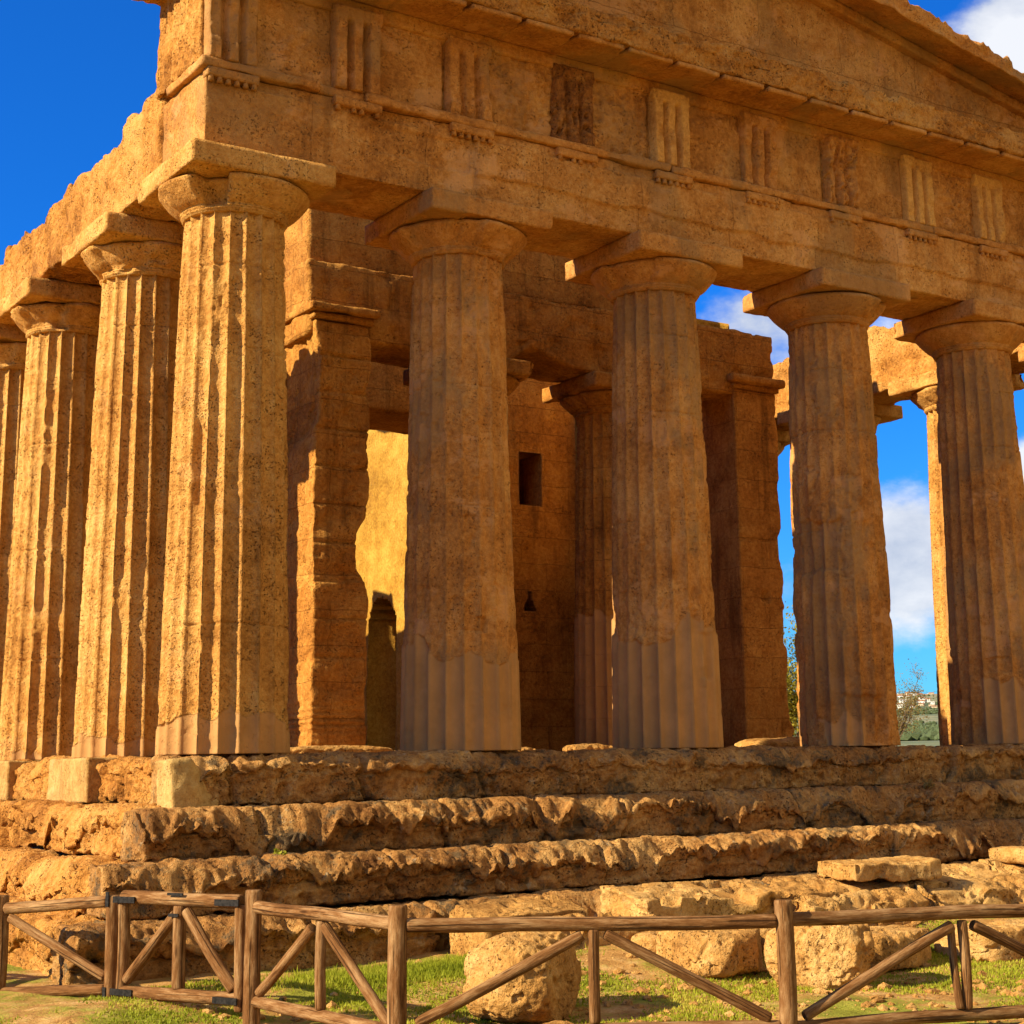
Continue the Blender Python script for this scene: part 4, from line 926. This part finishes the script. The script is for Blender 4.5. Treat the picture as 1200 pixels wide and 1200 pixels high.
# ------------------------------------------------------------------ background shrubs and town
def leafy(name, label, cat, base, height, spread, nl, mat, seed, leaf=.07, stems=7, group=None):
    rg = np.random.default_rng(seed); t = thing(name, label, cat, base, group); mb = MB(); tips = []
    for k in range(stems):
        a = rg.uniform(0, 2*pi); p = np.array([rg.normal(0, .02*height), rg.normal(0, .02*height), -.04*height]); dv = np.array([math.cos(a)*spread*.5, math.sin(a)*spread*.5, height*rg.uniform(.6, 1)])
        pts = [p+dv*t_+np.array([rg.normal(0, .02*height), rg.normal(0, .02*height), 0])*t_ for t_ in np.linspace(0, 1, 6)]
        def tube(pts, r0_, r1_):
            n = 6; V = []
            for i, q in enumerate(pts):
                r_ = r0_+(r1_-r0_)*i/(len(pts)-1)
                for j in range(n): V.append(q+np.array([r_*math.cos(j/n*2*pi), r_*math.sin(j/n*2*pi), 0]))
            mb.add(V, grid_quads(len(pts), n)); qq = [[i*n+n-1, i*n, (i+1)*n, (i+1)*n+n-1] for i in range(len(pts)-1)]; mb.Q.append(np.array(qq)+mb.n-len(V))
        tube(pts, .014*height, .0032*height)
        for q in pts[2:]:
            for _ in range(4):
                e = q+rg.normal(0, 1, 3)*np.array([.28, .28, .22])*height/2.5+np.array([0, 0, .06*height]); tube([q, (q+e)/2+rg.normal(0, .012*height, 3), e], .004*height, .0012*height); tips.append(e); tips.append((q+e)/2)
    mb.build('stem', M['bark'], t)
    tips = np.array(tips); c = tips[rg.integers(0, len(tips), nl)]+rg.normal(0, .12*height/2.5, (nl, 3)); u = rg.normal(0, 1, (nl, 3)); u /= np.linalg.norm(u, axis=1, keepdims=True)
    w = np.cross(u, rg.normal(0, 1, (nl, 3))); w /= np.linalg.norm(w, axis=1, keepdims=True); s_ = leaf*rg.uniform(.5, 1.2, (nl, 1))
    V = np.stack([c-u*s_, c+w*s_*.45, c+u*s_, c-w*s_*.45], 1).reshape(-1, 3)
    obj('foliage', quads_mesh('foliage', V, np.arange(nl*4).reshape(-1, 4), None, False), mat, t)
    return t
def at_depth(U, D):
    d = pix_dir(U, 884); h = Vector((d.x, d.y, 0)).normalized(); x, y = CAM.x+h.x*D, CAM.y+h.y*D; return (x, y, float(ground_z(x, y)))
leafy('tree', 'leafy yellow green tree in the gap left of the fourth column', 'tree', at_depth(920, 82), 6.6, 3.6, 16000, M['bush'], 21, .10, 10)
leafy('shrub', 'sparse rusty shrub beside the fourth column before the far town', 'shrub', at_depth(1046, 80), 3.7, 3.2, 4200, M['dryleaf'], 22, .055, 9)
# far scrub and olive trees that read as one mass on the hillside
C0 = math.atan2(pix_dir(1071, 830).x, pix_dir(1071, 830).y)
mb = MB(); rg = np.random.default_rng(9)
for k in range(2600):
    a = C0+rg.normal(0, .035); r = math.exp(rg.uniform(math.log(520), math.log(3400))); w = rg.uniform(1.5, 3.4)
    if vnoise(np.array([[math.sin(a)*r/190, math.cos(a)*r/190, 0]]), 4)[0] < -.1: continue
    mb.add(ico*rg.uniform(.7, 1.25, (12, 3))*np.array([w, w, w*.75])+np.array([CAM.x+r*math.sin(a), CAM.y+r*math.cos(a), hill_z(a, r)+w*.4]), None, it)
tag(mb.build('scrub', M['pine'], smooth=False), 'distant dark green scrub and olive trees on the hillside', None, None, 'stuff')
# dry weeds rooted in the joints of the steps
for U, V, y, hh, sd, lab in ((1078, 934, -1.05, .26, 31, 'dry straw coloured weed on the second step near the right edge'), (1058, 936, -1.08, .16, 32, 'small dry weed left of the taller weed on the second step'), (330, 1008, -1.55, .12, 33, 'little green weed on the third step below the corner column')):
    q_ = floor_pt(U, V, y); t_ = leafy('weed', lab, 'weed', (q_.x, y, q_.z-.03), hh, hh*1.1, 420, M['dryleaf'] if sd < 33 else M['grass'], sd, .020, 5, 'weeds in the step joints')
    for ch in t_.children:
        if ch.name.startswith('stem'): ch.data.materials[0] = M['dryleaf']
GT = 'houses of the far hilltop town'
rg = np.random.default_rng(5)
def house(a, r, w, d, h, mat, label, gable=False):
    z = hill_z(a, r)-2; x, y = CAM.x+r*math.sin(a), CAM.y+r*math.cos(a)
    t = thing('house', label, 'house', (x, y, z), GT); t.rotation_euler = (0, 0, -a+rg.normal(0, .25))
    mb = MB(); V = np.array([(sx*w/2, sy*d/2, zz) for zz in (0, h) for sx, sy in ((-1, -1), (1, -1), (1, 1), (-1, 1))]); mb.add(V, [(0, 1, 5, 4), (1, 2, 6, 5), (2, 3, 7, 6), (3, 0, 4, 7), (4, 5, 6, 7)]); mb.build('wall', mat, t, False)
    e = .4; rh = w*.18 if gable else .5
    V = np.array([(-w/2-e, -d/2-e, h+.02), (w/2+e, -d/2-e, h+.02), (w/2+e, d/2+e, h+.02), (-w/2-e, d/2+e, h+.02), (-w/2-e if gable else -w/2+.5, 0 if gable else -d/2+.5, h+rh), (w/2+e if gable else w/2-.5, 0 if gable else -d/2+.5, h+rh)])
    mb = MB()
    if gable: mb.add(V, [(0, 1, 5, 4), (2, 3, 4, 5), (3, 2, 1, 0)], [(0, 4, 3), (1, 2, 5)])
    else:
        V = np.array([(sx*(w/2+e), sy*(d/2+e), zz) for zz in (h+.02, h+.6) for sx, sy in ((-1, -1), (1, -1), (1, 1), (-1, 1))]); mb.add(V, [(0, 1, 5, 4), (1, 2, 6, 5), (2, 3, 7, 6), (3, 0, 4, 7), (4, 5, 6, 7), (3, 2, 1, 0)])
    mb.build('roof', M['tile'] if gable else mat, t, False)
    nf = max(1, int(h/3.4)); nc = max(2, int(w/4))
    for i in range(nf):
        for j in range(nc):
            x0 = -w/2+(j+.3)*w/nc; x1 = x0+.4*w/nc; z0 = i*h/nf+1.0; V = np.array([(xx, yy, zz) for yy in (-d/2-.08, -d/2+.3) for xx, zz in ((x0, z0), (x1, z0), (x1, z0+1.6), (x0, z0+1.6))])
            mb = MB(); mb.add(V, [(0, 1, 2, 3), (4, 7, 6, 5), (0, 4, 5, 1), (1, 5, 6, 2), (2, 6, 7, 3), (3, 7, 4, 0)]); mb.build('window', M['pane'], t, False)
for k in range(84):
    a = C0+rg.uniform(-.0135, .0135) if k < 60 else C0+rg.uniform(-.09, .12)
    r = 3500-950*rg.random()**1.8; w = rg.uniform(6, 13); h = rg.choice([4.5, 6.5, 7, 10])*1.0
    mt = ['house_b', 'house_a', 'house_a', 'house_c'][int(rg.integers(0, 4))]
    g = bool(rg.random() < .4)
    house(a, r, w, rg.uniform(8, 12), h, M[mt], {'house_a': 'cream', 'house_b': 'white', 'house_c': 'ochre'}[mt]+' house with '+('tiled gable roof' if g else 'flat roof')+' among the far hilltop town', g)
print('verts', sum(len(m.vertices) for m in bpy.data.meshes))
